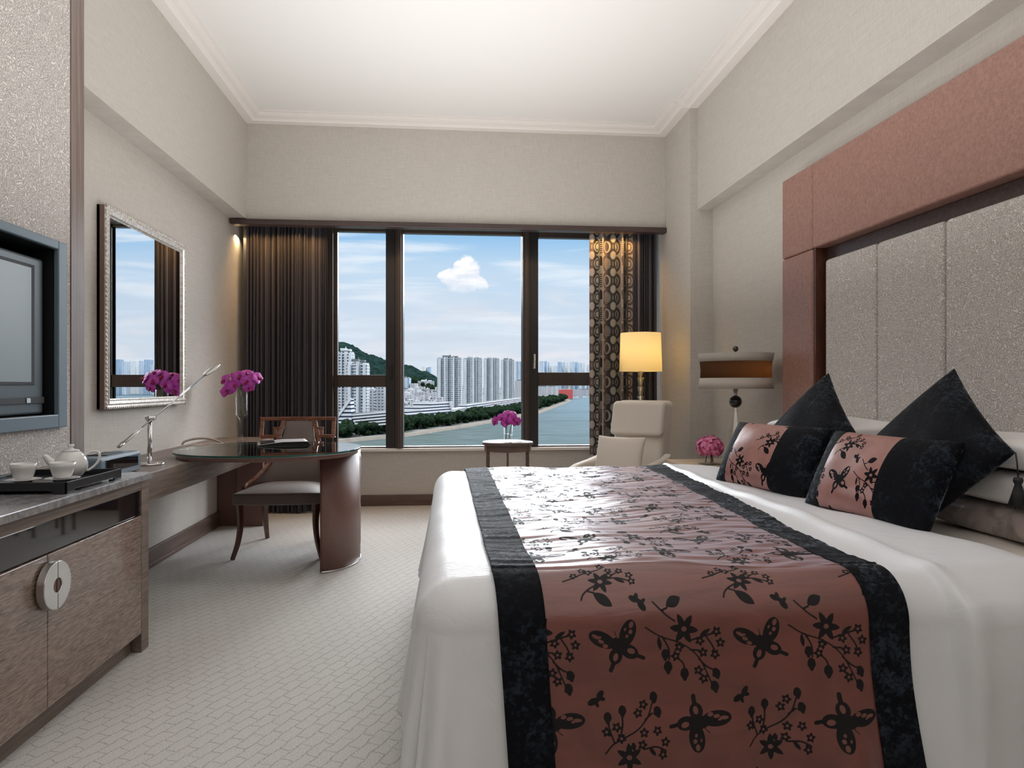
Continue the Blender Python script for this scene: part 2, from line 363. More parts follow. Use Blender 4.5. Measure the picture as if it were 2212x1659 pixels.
def _satin(base, hi, flock, metal=.0, sheen=.0, coat=.0, stretch=(3, 24, 24), bump=.35):
    def f(g):
        v = g.co(); at = g.new('ShaderNodeAttribute', attribute_name='motif'); d = at.outputs['Fac']
        k = g.sm(d, .0005, -.0005)
        wr = g.noise(g.map(v, stretch), 1, 4, .6, .4)
        c = g.mix(g.sm(wr, .3, .7), base, hi); c = g.mix(k, c, flock)
        return {'Base Color': c, 'Roughness': g.mix(k, (.30, .30, .30), (.75, .75, .75)), 'Specular IOR Level': g.m('MULTIPLY', g.m('SUBTRACT', 1, g.m('MULTIPLY', k, .85)), .5), 'Normal': g.bump(g.m('ADD', wr, g.m('MULTIPLY', k, .06)), bump, .012), 'Metallic': metal,
                'Sheen Weight': g.m('MULTIPLY', g.m('SUBTRACT', 1, g.m('MULTIPLY', k, .9)), sheen), 'Sheen Roughness': .32, 'Sheen Tint': (.90, .86, 1.0, 1),
                'Coat Weight': g.m('MULTIPLY', g.m('SUBTRACT', 1, g.m('MULTIPLY', k, .65)), coat), 'Coat Roughness': .5, 'Coat IOR': 1.9}
    return f
M_runner = mat('copper_satin_flocked', _satin((.125, .022, .014), (.18, .037, .025), (.008, .007, .008), 0.0, 1.0, .55, (5, 26, 12)))
M_cushsatin = mat('rose_copper_satin_flocked', _satin((.31, .135, .115), (.40, .185, .155), (.006, .005, .007), 0.0, .15, .05, (10, 10, 10), .2))
def _curt(g):
    u = g.sep(g.co('UV'))[0]; z = g.sep(g.co('UV'))[1]
    n = g.noise(g.comb(g.m('MULTIPLY', u, 1), 0, 0), 95, 3, .7); n2 = g.noise(g.comb(u, 5, 0), 320, 1)
    lo = g.noise(g.comb(u, 9, 0), 9, 2); k = g.sm(g.m('ADD', g.m('ADD', g.m('MULTIPLY', n, .65), g.m('MULTIPLY', n2, .35)), g.m('MULTIPLY', g.m('SUBTRACT', lo, .5), .5)), .50, .63)
    c = g.mix(k, (.007, .006, .013), (.27, .23, .25))
    return {'Base Color': c, 'Roughness': .5, 'Sheen Weight': .25}
M_curtain = mat('dark_striped_drape', _curt)
def _curtp(g):
    at = g.new('ShaderNodeAttribute', attribute_name='motif'); k = g.sm(at.outputs['Fac'], .001, -.001)
    u = g.sep(g.co('UV'))[0]; b = g.sm(g.m('PINGPONG', g.m('ADD', u, .02), .16), .055, .07)
    bg = g.mix(b, (.40, .34, .31), g.mix(g.sm(u, .25, .75), (.30, .29, .26), (.12, .10, .085))); fg = g.mix(b, (.10, .075, .07), (.012, .010, .010))
    return {'Base Color': g.mix(k, bg, fg), 'Roughness': .55, 'Sheen Weight': .2}
M_curtpat = mat('ring_pattern_drape', _curtp)
M_cream = mat('cream_chair_fabric', c=(.70, .64, .57), r=.75, **{'Sheen Weight': .35})
def _shadeM(name, c, tr):
    m = bpy.data.materials.new(name); m.use_nodes = True; g = G(m.node_tree); g.n.clear()
    o = g.new('ShaderNodeOutputMaterial'); d = g.new('ShaderNodeBsdfDiffuse'); t = g.new('ShaderNodeBsdfTranslucent'); v = g.co()
    k = g.noise(g.map(v, (250, 250, 700)), 1, 2); cc = g.mix(k, tuple(x * .88 for x in c), c)
    g.put(d.inputs[0], cc); g.put(t.inputs[0], cc); x = g.new('ShaderNodeMixShader'); x.inputs[0].default_value = tr
    g.l.new(d.outputs[0], x.inputs[1]); g.l.new(t.outputs[0], x.inputs[2]); g.l.new(x.outputs[0], o.inputs[0]); return m
M_shade = _shadeM('cream_lampshade', (.86, .80, .62), .38)
M_shade2 = _shadeM('ivory_lampshade', (.86, .82, .76), .5)
M_shadeblk = _shadeM('black_gauze_band', (.085, .055, .035), .5)
def _chairfab(g):
    v = g.co(); x, y, z = g.sep(v)[:]; a = g.m('SINE', g.m('MULTIPLY', x, 520)); b = g.m('SINE', g.m('MULTIPLY', g.m('ADD', z, y), 420))
    k = g.sm(g.m('MULTIPLY', a, b), -.2, .5)
    return {'Base Color': g.mix(k, (.105, .075, .068), (.27, .215, .19)), 'Roughness': .6, 'Sheen Weight': .35, 'Normal': g.bump(k, .2, .001)}
M_chairfab = mat('bead_weave_fabric', _chairfab)
M_stud = mat('brass_studs', c=(.45, .36, .27), r=.25, Metallic=1.0)
def _petal(g):
    v = g.co(); n = g.noise(v, 25, 3)
    return {'Base Color': g.mix(n, (.36, .018, .30), (.62, .07, .52)), 'Roughness': .45, 'Subsurface Weight': .15, 'Subsurface Radius': (.02, .01, .02), 'Subsurface Scale': .2}
M_orchid = mat('magenta_orchid_petal', _petal)
M_orchidlip = mat('crimson_orchid_lip', c=(.28, .006, .06), r=.4)
M_hyd = mat('pink_hydrangea', lambda g: {'Base Color': g.mix(g.sm(g.noise(g.co(), 45, 3), .35, .65), (.50, .05, .20), (.80, .28, .45)), 'Roughness': .6})
M_stem = mat('green_stem', c=(.045, .09, .03), r=.5)
M_paper = mat('white_leather', c=(.55, .54, .55), r=.3)
M_phone = mat('champagne_phone_plastic', c=(.42, .34, .29), r=.28)
M_nstand = mat('pale_oak', _wood((.50, .38, .25), (.66, .52, .37), (3, 30, 60)))
# ------------------------------------------------------------------ room shell
XL, XR, YU, YW, HC = -1.975, 2.26, 6.495, 7.03, 3.58
XBL, XBR, ZB, YR = -1.829, 2.123, 2.71, -2.6
def struct(o): return tag(o, kind='structure')
b = MB(); b.box(XL - .15, XR + .15, YR - .15, YW + .3, -.12, 0); struct(obj('floor', b, M_carpet))
b = MB(); b.box(XL - .15, XR + .15, YR - .15, YU + .02, 3.64, 3.75); struct(obj('ceiling', b, M_ceil))
b = MB(); b.box(XL - .15, XL, YR, YW + .2, 0, 3.64).box(XL, XBL, YR, YU, ZB, 3.64); struct(obj('wall_left', b, M_wall))
b = MB(); b.box(XR, XR + .15, YR, YW + .2, 0, 3.64).box(XBR, XR, YR, 5.79, ZB, 3.64).box(2.06, XR, 5.79, YW + .2, 0, 3.64); struct(obj('wall_right', b, M_wall))
b = MB(); b.box(XL - .15, XR + .15, YR - .15, YR, 0, 3.64); struct(obj('wall_rear', b, M_wall))
WX0, WX1, WZ0, WZ1 = -1.20, 1.95, .575, 2.80
b = MB(); b.box(XL, 2.06, YU, YU + .1, ZB, 3.64).box(XL, WX0, YW, YW + .2, 0, ZB + .25).box(WX1, 2.06, YW, YW + .2, 0, ZB + .25)
b.box(WX0, WX1, YW, YW + .2, 0, WZ0).box(WX0, WX1, YW, YW + .2, WZ1, ZB + .25).box(XL, 2.06, YU + .1, YW, ZB + .14, ZB + .25)
struct(obj('wall_back', b, M_wall))
# crown moulding: a stepped profile swept along three sides
def crown(name, p0, p1, inward, m0=0, m1=0):
    p0, p1, nn = np.array(p0, float), np.array(p1, float), np.array(inward, float); prof = [(0, 3.66), (0, 3.58), (.075, 3.58), (.085, 3.592), (.105, 3.60), (.13, 3.604), (.15, 3.612), (.156, 3.63), (.185, 3.633), (.19, 3.66)]
    n = len(prof); tt = (p1 - p0) / np.linalg.norm(p1 - p0); vs = [(*(p + nn * d + tt * m * d), z) for p, m in ((p0, m0), (p1, m1)) for d, z in prof]
    b = MB(); b.add(vs, [(i, (i + 1) % n, n + (i + 1) % n, n + i) for i in range(n)] + [tuple(range(n)), tuple(range(2 * n - 1, n - 1, -1))]); return struct(obj(name, b, M_cornice))
crown('trim_1', (XBL, YR), (XBL, YU), (1, 0), 0, -1); crown('trim_2', (XBL, YU), (2.06, YU), (0, -1), 1, -1); crown('trim_3', (XBR, YR), (XBR, 5.79), (-1, 0), 0, 0); crown('trim_9', (2.06, 5.79), (2.06, YU), (-1, 0), 0, -1)
b = MB(); b.box(XL + .02, 2.06, 6.435, 6.53, 2.652, 2.703); struct(obj('trim_4', b, M_pelmet, bevel=.006))
b = MB(); b.box(XL, XL + .022, 3.34, 6.15, 0, .125).box(XL, XL + .028, 3.34, 6.15, 0, .03); struct(obj('baseboard_left', b, M_base, bevel=.004))
b = MB(); b.box(XL, 2.06, YW - .024, YW, 0, .11); struct(obj('baseboard_back', b, M_base, bevel=.004))
b = MB(); b.box(2.036, 2.06, 5.79, YW, 0, .11).box(XR - .024, XR, 4.35, 5.766, 0, .11).box(2.036, XR, 5.766, 5.79, 0, .11); struct(obj('baseboard_right', b, M_base, bevel=.004))
b = MB(); b.box(WX0 - .02, WX1 + .02, YW - .05, YW + .06, .545, .575); struct(obj('trim_5', b, M_cornice, bevel=.005))
# windows: x extents of the clear glass
def window(name, x0, x1, transom=None, sash=None, fr=.03, handle=None, z1=None, ztop=2.73):
    Y0, Y1 = YW + .0, YW + .07; zb, zt = WZ0 + .015, z1 or ztop
    b = MB()
    b.box(x0 - fr, x0, Y0, Y1, WZ0, WZ1).box(x1, x1 + fr, Y0, Y1, WZ0, WZ1).box(x0, x1, Y0, Y1, WZ0, zb).box(x0, x1, Y0, Y1, zt, WZ1)
    if transom: b.box(x0, x1, Y0 - .01, Y1, *transom)
    o = struct(obj(name, b, M_frame, bevel=.003))
    if sash:
        for (a, c) in sash:
            b = MB(); b.box(a, c, Y0 - .02, Y1 + .01, WZ0, WZ1); obj('sash_frame', b, M_frameblk, o, bevel=.004)
    zs = [(zb, zt)] if not transom else [(zb, transom[0]), (transom[1], zt)]
    for (a, c) in zs: b = MB(); b.box(x0, x1, YW + .045, YW + .051, a, c); obj('pane', b, M_pane, o)
    if handle:
        hx, hz = handle; b = MB(); b.box(hx - .012, hx + .012, Y0 - .038, Y0 - .02, hz - .03, hz + .03).box(hx - .009, hx + .009, Y0 - .062, Y0 - .045, hz - .03, hz + .12).box(hx - .008, hx + .008, Y0 - .05, Y0 - .03, hz - .02, hz)
        tag(obj('window_handle', b, M_steel if hx > 0 else M_frameblk, o, bevel=.004), 'short lever handle')
    return o
window('window_1', -1.104, -.6285, (1.186, 1.306), [(-.6285, -.535)], fr=.035, handle=(-.575, 1.30), ztop=2.735)
window('window_2', -.455, .742, None, None, fr=.01)
window('window_3', .905, 1.80, (1.20, 1.335), [(.815, .905)], fr=.012, handle=(.86, 1.40), ztop=2.71)
for _n, (_a, _c) in enumerate(((-.535, -.455), (.742, .815), (-1.21, -1.14))):
    b = MB(); b.box(_a, _c, YW - .05, YW + .12, WZ0, WZ1)
    if _n < 2: b.box(_a + .02, _c - .018, YW - .075, YW - .05, WZ0, WZ1)
    struct(obj('trim_%d' % (6 + _n), b, M_frame, bevel=.006))
# ------------------------------------------------------------------ low cabinet along the left wall
CX, CY0, CY1 = -1.377, 1.72, 3.335
t = thing('low_cabinet', 'low brown cabinet with crinkled bronze doors under the grey marble top', 'cabinet', (-1.67, 2.53, 0))
b = MB(); b.box(XL + .001, CX, CY1 - .075, CY1, 0, .774).box(XL + .001, CX, CY0, CY0 + .04, 0, .774).box(XL + .001, CX, CY0 + .04, CY1 - .075, .731, .774)
b.box(XL + .001, XL + .02, CY0 + .04, CY1 - .075, .085, .731).box(XL + .02, CX - .03, CY0 + .04, CY1 - .075, .085, .11)
obj('carcass', b, M_oak, t, bevel=.002)
b = MB(); b.box(CX - .06, CX - .045, CY0 + .04, CY1 - .08, 0, .085); obj('plinth', b, M_oak, t)
b = MB(); b.box(CX - .022, CX - .008, CY0 + .042, CY1 - .077, .620, .729); obj('glass_drawer_front', b, M_blackglass, t, bevel=.002)
SEAM = 2.527
for k, (y0, y1) in enumerate(((CY0 + .042, SEAM - .0015), (SEAM + .0015, CY1 - .077))):
    b = MB(); b.box(CX - .022, CX, y0, y1, .087, .616); d = obj('door', b, M_crin, t, bevel=.002)
    s = -1 if k == 0 else 1; n = 40; a = np.linspace(-PI / 2, PI / 2, n)
    poly = [(SEAM + s * (.0015 + .082 * math.cos(q)), .512 + .082 * math.sin(q)) for q in a] + [(SEAM + s * (.0015 + .024 * math.cos(q)), .512 + .024 * math.sin(q)) for q in a[::-1]]
    b = MB(); b.prism(poly, CX + .006, CX + .034, 'x'); h = obj('handle', b, M_steel, d, bevel=.003); tag(h, 'half of a polished steel ring handle')
    poly = [(SEAM + s * (.002 + .024 * math.cos(q)), .512 + .024 * math.sin(q)) for q in a]
    b = MB(); b.prism(poly, CX, CX + .030, 'x'); tag(obj('handle_boss', b, M_mahog, d, bevel=.004), 'dark brown centre of the ring handle')
b = MB(); b.box(XL + .001, -1.355, CY0 - .01, CY1 - .008, .775, .805)
tag(obj('marble_top', b, M_marble, None, (-1.66, 2.53, .775), bevel=.004), 'grey veined marble top lying on the low brown cabinet', 'worktop')
# ------------------------------------------------------------------ media panel
PX = -1.75; PY1 = 3.51
t = thing('media_panel', 'floor-to-ceiling wall panel in white squiggle covering with television recess above the cabinet', 'wall panel', (-1.86, 2.6, .807))
oy0, oy1, oz0, oz1 = 1.85, 3.257, 1.072, 1.805
b = MB(); b.box(XL + .001, PX, 1.50, 3.391, oz1 + .035, 3.575).box(XL + .001, PX, 1.50, 3.391, .848, oz0 - .055).box(XL + .001, PX, 1.50, oy0 - .05, oz0 - .055, oz1 + .035).box(XL + .001, PX, oy1 + .06, 3.391, oz0 - .055, oz1 + .035)
obj('squiggle_covering', b, M_maze, t)
b = MB(); b.box(XL + .001, PX + .004, 3.394, PY1, .807, 3.575); obj('edge_strip', b, M_oak_v, t, bevel=.002)
b = MB(); b.box(XL + .001, PX + .004, 1.50, 3.392, .807, .846); obj('bottom_rail', b, M_oak, t, bevel=.002)
b = MB(); b.box(XL + .001, XL + .01, oy0, oy1, oz0, oz1)
b.box(XL + .001, PX + .02, oy0 - .05, oy0, oz0 - .055, oz1 + .035).box(XL + .001, PX + .0, oy1 + .0, oy1 + .058, oz0 - .055, oz1 + .035)
fr = MB(); fr.prism([(oy0 - .05, oz0 - .055), (oy1 + .07, oz0 - .055), (oy1 + .07, oz1 + .035), (oy0 - .05, oz1 + .035)], PX, PX + .0001, 'x')
b = MB(); W_ = .07
b.box(PX, PX + .022, oy1, oy1 + .07, oz0 - .058, oz1 + .038).box(PX, PX + .022, oy0 - .06, oy0, oz0 - .058, oz1 + .038).box(PX, PX + .022, oy0, oy1, oz1, oz1 + .038).box(PX, PX + .022, oy0, oy1, oz0 - .058, oz0)
obj('recess_frame', b, M_bluegrey, t, bevel=.004)
b = MB(); b.box(XL + .002, PX - .001, oy1, oy1 + .02, oz0, oz1).box(XL + .002, PX - .001, oy0, oy1, oz1, oz1 + .02).box(XL + .002, PX - .001, oy0, oy1, oz0 - .02, oz0).box(XL + .002, XL + .01, oy0, oy1, oz0, oz1)
obj('recess_lining', b, M_black, t)
TX, ty0, ty1, tz0, tz1 = -1.775, 2.02, 3.225, oz0 + .004, 1.752
t = thing('television', 'blue grey television with pale screen set in the wall panel recess', 'television', (-1.85, 2.6, oz0))
b = MB(); b.box(XL + .02, TX, ty0, ty1, tz0 + .0, tz1); obj('casing', b, M_tv, t, bevel=.012, seg=3)
b = MB(); b.box(TX, TX + .006, ty0 + .09, ty1 - .075, 1.202, 1.715); obj('screen_surround', b, M_black, t, bevel=.002)
b = MB(); b.box(TX + .006, TX + .009, ty0 + .12, ty1 - .105, 1.215, 1.700); obj('screen', b, M_screen, t)
b = MB(); b.box(TX, TX + .008, ty0, ty1 - .005, 1.122, 1.152); obj('speaker_strip', b, M_black, t, bevel=.002)
b = MB(); b.box(TX + .008, TX + .011, 3.085, 3.112, 1.127, 1.147); tag(obj('badge', b, M_steel, t), 'small square silver badge')
# ------------------------------------------------------------------ wall console behind the cabinet
KX, KZ = -1.518, .755
t = thing('wall_console', 'long grey oak console shelf along the wall between cabinet and curtain', 'shelf', (-1.75, 4.7, .607))
b = MB(); b.box(XL + .001, KX, CY1 + .001, 6.20, .607, KZ); obj('apron', b, M_oak, t, bevel=.002)
b = MB(); b.box(XL + .001, -1.59, 6.135, 6.185, 0, .606).box(-1.80, -1.585, 6.10, 6.134, 0, .606); tag(obj('support_panel', b, M_desk, t, bevel=.002), 'dark red brown end panel')
# ------------------------------------------------------------------ oval desk
DC = (-1.15, 4.62); DA, DB = .57, .53
t = thing('oval_desk', 'oval red brown desk with green-edged glass top overlapping the wall console', 'desk', (-1.0, 4.7, 0))
b = MB(); b.prism(superell(*DC, DA - .02, DB - .02, 2.2, 96), .757, .782, smooth=True); obj('desktop', b, M_desk, t, bevel=.003)
b = MB(); b.prism(superell(*DC, DA - .035, DB - .035, 2.2, 96), .782, .7845, smooth=True); tag(obj('metal_bead', b, M_chrome, t), 'thin bright bead under the glass')
b = MB(); b.prism(superell(*DC, DA, DB, 2.2, 96), .785, .797, smooth=True); g_ = obj('glass_top', b, M_deskglass, t)
outer = superell(*DC, DA + .0005, DB + .0005, 2.2, 96); inner = superell(*DC, DA - .003, DB - .003, 2.2, 96)
b = MB(); n = 96; vs = [(x, y, z) for z in (.7855, .7965) for x, y in outer]; b.add(vs, [(i, (i + 1) % n, n + (i + 1) % n, n + i) for i in range(n)], True); obj('polished_edge', b, M_glassedge, g_)
# curved pedestal: half-ellipse shell open towards the chair
pc = (-.845, 4.87)
def arc(a, c, q0, q1, n=40): return [(pc[0] + a * math.cos(q), pc[1] + c * math.sin(q)) for q in np.linspace(q0, q1, n)]
q0, q1 = math.radians(-84), math.radians(84)
poly = arc(.232, .345, q0, q1) + arc(.192, .305, q1, q0)
b = MB(); b.prism(poly, .0, .756, smooth=True); obj('curved_pedestal', b, M_desk, t)
b = MB(); b.prism(arc(.236, .349, q0, q1) + arc(.187, .30, q1, q0), 0, .012, smooth=True); obj('foot_rail', b, M_steel, t)
b = MB(); b.prism(arc(.2345, .3475, math.radians(-1), math.radians(40)) + arc(.231, .344, math.radians(40), math.radians(-1)), .10, .72, smooth=True); tag(obj('inlay_border', b, M_cream, t), 'cream border of the inlay')
b = MB(); b.prism(arc(.236, .349, math.radians(1), math.radians(38)) + arc(.232, .345, math.radians(38), math.radians(1)), .115, .705, smooth=True); tag(obj('inlay', b, M_blackglass, t), 'black glass inlay')
# ------------------------------------------------------------------ desk chair
t = thing('desk_chair', 'dark wood desk chair with bead-weave seat and pierced curved back behind the desk', 'chair', (-1.185, 5.2, 0))
CXm = -1.185
def cx(v): return CXm + v
fl, bk = 4.99, 5.50
# seat
n = 26; P = np.zeros((n, n, 3))
def seat_outline(y):  # half width along depth 0 front .. 1 back
    return .305 - .055 * y
for top in (0, 1): pass
b = MB(); prof = []
for i, v in enumerate(np.linspace(0, 1, n)):
    for j, u in enumerate(np.linspace(-1, 1, n)):
        hw = seat_outline(v); yy = fl - .055 + v * .53 - .035 * (1 - u * u) * (1 - v) ** 2
        P[i, j] = (cx(u * hw), yy, .452 + .035 * (1 - abs(u) ** 3.5) * (1 - abs(2 * v - 1) ** 3.5))
b.grid(P); Q = P.copy(); Q[:, :, 2] = .375; b.grid(Q[::-1])
ring = [(i, 0) for i in range(n)] + [(n - 1, j) for j in range(1, n)] + [(i, n - 1) for i in range(n - 2, -1, -1)] + [(0, j) for j in range(n - 2, 0, -1)]
vs = [P[i, j] for i, j in ring] + [Q[i, j] for i, j in ring]; k = len(ring)
b.add(vs, [(i, (i + 1) % k, k + (i + 1) % k, k + i) for i in range(k)], True)
obj('seat', b, M_chairfab, t, weld=True, bevel=.012, seg=3)
for s in (-1, 1):
    b = MB(); pts = smoothcurve([(cx(s * .262), fl - .02, .38), (cx(s * .255), fl - .025, .25), (cx(s * .268), fl - .035, .12), (cx(s * .300), fl - .06, 0)], 5)
    rr = np.linspace(.027, .0165, len(pts)); b.tube(pts, rr, 4, smooth=False); tag(obj('leg', b, M_mahog, t, bevel=.003))
    b = MB(); pts = smoothcurve([(cx(s * .225), bk - .03, .40), (cx(s * .225), bk - .01, .26), (cx(s * .23), bk + .04, .12), (cx(s * .24), bk + .12, 0)], 5)
    b.tube(pts, np.linspace(.028, .018, len(pts)), 4, smooth=False); obj('leg', b, M_mahog, t, bevel=.003)
# back: curved surface, y grows slightly at centre, leaning backwards
def backp(x, z, off=0):
    lean = .02 + .15 * (z - .42) / .53
    return (cx(x), bk - .05 + lean + .055 * (1 - (x / .29) ** 2) + off, z)
def bar(b, p, q, wz=.016, th=.014, n=10):
    for side in (0,):
        pts = [backp(p[0] + (q[0] - p[0]) * u, p[1] + (q[1] - p[1]) * u) for u in np.linspace(0, 1, n)]
        d = np.array((q[0] - p[0], 0, q[1] - p[1])); d /= np.linalg.norm(d); nn = np.array((-d[2], 0, d[0])) * wz
        vs = []
        for c in pts:
            c = np.array(c); vs += [c + nn + (0, th, 0), c + nn - (0, th, 0), c - nn - (0, th, 0), c - nn + (0, th, 0)]
        fs = [(i * 4 + j, (i + 1) * 4 + j, (i + 1) * 4 + (j + 1) % 4, i * 4 + (j + 1) % 4) for i in range(n - 1) for j in range(4)] + [(3, 2, 1, 0), tuple((n - 1) * 4 + j for j in range(4))]
        b.add(vs, fs)
b = MB(); bar(b, (-.29, .938), (.29, .938), .0135, .015, 24); obj('top_rail', b, M_redrail, t, bevel=.003)
for s in (-1, 1):
    b = MB(); bar(b, (s * .276, .925), (s * .276, .795), .014); bar(b, (s * .276, .80), (s * .135, .80), .0135)
    bar(b, (s * .118, .925), (s * .155, .787), .0155); bar(b, (s * .18, .86), (s * .18, .80), .012); bar(b, (s * .192, .862), (s * .13, .862), .010)
    obj('side_lattice', b, M_redrail, t, bevel=.002)
    pts = smoothcurve([backp(s * .155, .79), backp(s * .175, .66), (cx(s * .215), bk - .07, .56), (cx(s * .262), bk - .17, .50), (cx(s * .292), bk - .30, .47), (cx(s * .292), bk - .33, .43)], 6)
    b = MB(); b.tube(pts, .017, 6, smooth=False); obj('side_rail', b, M_redrail, t, bevel=.002)
b = MB(); P = np.zeros((30, 16, 3)); Q = np.zeros((30, 16, 3))
for i, z in enumerate(np.linspace(.455, .922, 30)):
    q = (z - .455) / .467; hw = .245 * (1 - q) ** 2.1 + .098 + .012 * q
    for j, u in enumerate(np.linspace(-1, 1, 16)):
        x = u * hw; p = np.array(backp(x, z)); p[1] -= .30 * max(0, abs(x) - .16) * max(0, 1 - q * 1.5) ** 1.0 * 2.2
        bul = .018 * (1 - abs(u) ** 4) * (1 - abs(2 * q - 1) ** 6)
        P[i, j] = p - (0, .006 + bul, 0); Q[i, j] = p + (0, .012 + bul * .6, 0)
b.grid(P); b.grid(Q[:, ::-1])
ring = [(i, 0) for i in range(30)] + [(29, j) for j in range(1, 16)] + [(i, 15) for i in range(28, -1, -1)] + [(0, j) for j in range(14, 0, -1)]
b.add([P[i, j] for i, j in ring] + [Q[i, j] for i, j in ring], [(i, (i + 1) % len(ring), len(ring) + (i + 1) % len(ring), len(ring) + i) for i in range(len(ring))], True)
bs = obj('back_pad', b, M_chairfab, t, weld=True)
b = MB()
for i in range(0, 30):
    for j in (0, 15): b.sphere(P[i, j] + np.array((.004 if j == 0 else -.004, -.003, 0)), .0035, 6, 4)
for j in range(0, 16): b.sphere(P[29, j] - np.array((0, .003, .004)), .0035, 6, 4)
obj('stud_row', b, M_stud, bs)
# ------------------------------------------------------------------ mirror
MX, my0, my1, mz0, mz1 = -1.925, 4.10, 5.28, 1.066, 2.222
t = thing('wall_mirror', 'tall rectangular mirror in champagne beaded frame hanging above the console', 'mirror', (XL, 4.69, mz0))
b = MB(); b.box(XL + .001, MX - .03, my0, my1, mz0, mz1).box(XL + .001, MX - .004, my0, my0 + .006, mz0, mz1).box(XL + .001, MX - .004, my1 - .006, my1, mz0, mz1).box(XL + .001, MX - .004, my0 + .006, my1 - .006, mz1 - .006, mz1).box(XL + .001, MX - .004, my0 + .006, my1 - .006, mz0, mz0 + .006); obj('frame_side', b, M_frameside, t, bevel=.003)
prof = [(0, -.004), (0, .004), (.012, .008), (.02, .004), (.03, .010), (.045, .006), (.052, -.006), (.062, -.010), (.062, -.03)]
b = MB(); rings = []
for d, h in prof: rings.append([(MX + h - .004, y, z) for y, z in ((my0 + d, mz0 + d), (my1 - d, mz0 + d), (my1 - d, mz1 - d), (my0 + d, mz1 - d))])
b.add([p for r in rings for p in r], [(i * 4 + j, i * 4 + (j + 1) % 4, (i + 1) * 4 + (j + 1) % 4, (i + 1) * 4 + j) for i in range(len(prof) - 1) for j in range(4)])
obj('frame', b, M_silverleaf, t)
b = MB()
for i in range(46):
    for y, z in ((my0 + .006 + (my1 - my0 - .012) * i / 45, mz0 + .006), (my0 + .006 + (my1 - my0 - .012) * i / 45, mz1 - .006), (my0 + .006, mz0 + .006 + (mz1 - mz0 - .012) * i / 45), (my1 - .006, mz0 + .006 + (mz1 - mz0 - .012) * i / 45)):
        b.sphere((MX + .003, y, z), .009, 6, 4, (.6, 1, 1))
obj('beading', b, M_silverleaf, t)
b = MB(); b.box(MX - .016, MX - .010, my0 + .06, my1 - .06, mz0 + .06, mz1 - .06); obj('mirror_glass', b, M_mirror, t)
# ------------------------------------------------------------------ tea tray
def path_rect(x0, x1, y0, y1): return [(x0, y0), (x1, y0), (x1, y1), (x0, y1)]
tx0, tx1, tya, tyb, tz = -1.735, -1.385, 2.66, 3.085, .8065
t = thing('tea_tray', 'black lacquer tray with cut-out handles lying on the marble top', 'tray', (-1.56, 2.87, tz))
b = MB(); b.box(tx0 + .006, tx1 - .006, tya + .006, tyb - .006, tz + .012, tz + .020); obj('tray_bed', b, M_tray, t)
for (axis, p0, p1, c) in (('x', tya, tyb, tx1), ('x', tya, tyb, tx0), ('y', tx0, tx1, tya), ('y', tx0, tx1, tyb)):
    L = p1 - p0; h = .042; z = tz
    poly = [(p0, z), (p0 + L * .14, z), (p0 + L * .14, z + .011), (p1 - L * .14, z + .011), (p1 - L * .14, z), (p1, z), (p1, z + h), (p0, z + h)]
    b = MB(); w_ = .0065; b.prism(poly, c - w_, c + w_ * 0, axis) if c in (tx1, tyb) else b.prism(poly, c, c + w_, axis)
    obj('tray_wall', b, M_tray, t, bevel=.0012)
ZT = tz + .0205
def cup(x, y, label):
    s = MB(); s.lathe([(.001, .002), (.022, .002), (.024, .0), (.030, .0), (.030, .004), (.060, .010), (.062, .012), (.058, .012), (.030, .007), (.001, .006)], (x, y, ZT), 40)
    tag(obj('saucer', s, M_china, None, (x, y, ZT)), 'round white saucer under the ' + label, 'saucer', 'white china on the tea tray')
    c = MB(); c.lathe([(.001, .0), (.026, .0), (.028, .003), (.034, .010), (.0435, .042), (.0465, .060), (.0445, .060), (.040, .038), (.031, .013), (.001, .009)], (x, y, ZT + .0125), 40)
    tag(obj('tea_cup', c, M_china, None, (x, y, ZT + .0125)), 'handleless white ' + label, 'cup', 'white china on the tea tray')
cup(-1.640, 2.845, 'teacup farther from the teapot'); cup(-1.512, 2.875, 'teacup nearest the teapot')
px, py = -1.545, 3.0
t = thing('teapot', 'white china teapot with loop handle and short spout on the black tray', 'teapot', (px, py, ZT))
b = MB(); b.lathe([(.001, .003), (.034, .0), (.038, .0), (.041, .004), (.056, .022), (.062, .040), (.0615, .056), (.054, .078), (.042, .096), (.033, .103), (.028, .104), (.001, .104)], (px, py, ZT), 44); obj('body', b, M_china, t)
b = MB(); b.lathe([(.030, .1045), (.031, .108), (.022, .112), (.010, .114), (.0085, .118), (.0125, .126), (.012, .131), (.006, .133), (.001, .133)], (px, py, ZT), 32); obj('lid', b, M_china, t)
dx, dy = math.cos(math.radians(25)), math.sin(math.radians(25))    # handle points away from the cabinet wall panel
hp = [(px + dx * r, py + dy * r, ZT + z) for r, z in ((.050, .086), (.072, .098), (.092, .098), (.101, .084), (.098, .062), (.084, .040), (.064, .024), (.054, .022))]
b = MB(); b.tube(smoothcurve(hp, 6), .0052, 10); obj('handle', b, M_china, t)
sp = [(px - dx * r, py - dy * r, ZT + z) for r, z in ((.040, .050), (.060, .058), (.074, .070), (.084, .084), (.094, .091))]
b = MB(); pts = smoothcurve(sp, 6); b.tube(pts, np.linspace(.022, .0075, len(pts)), 16); obj('spout', b, M_china, t)
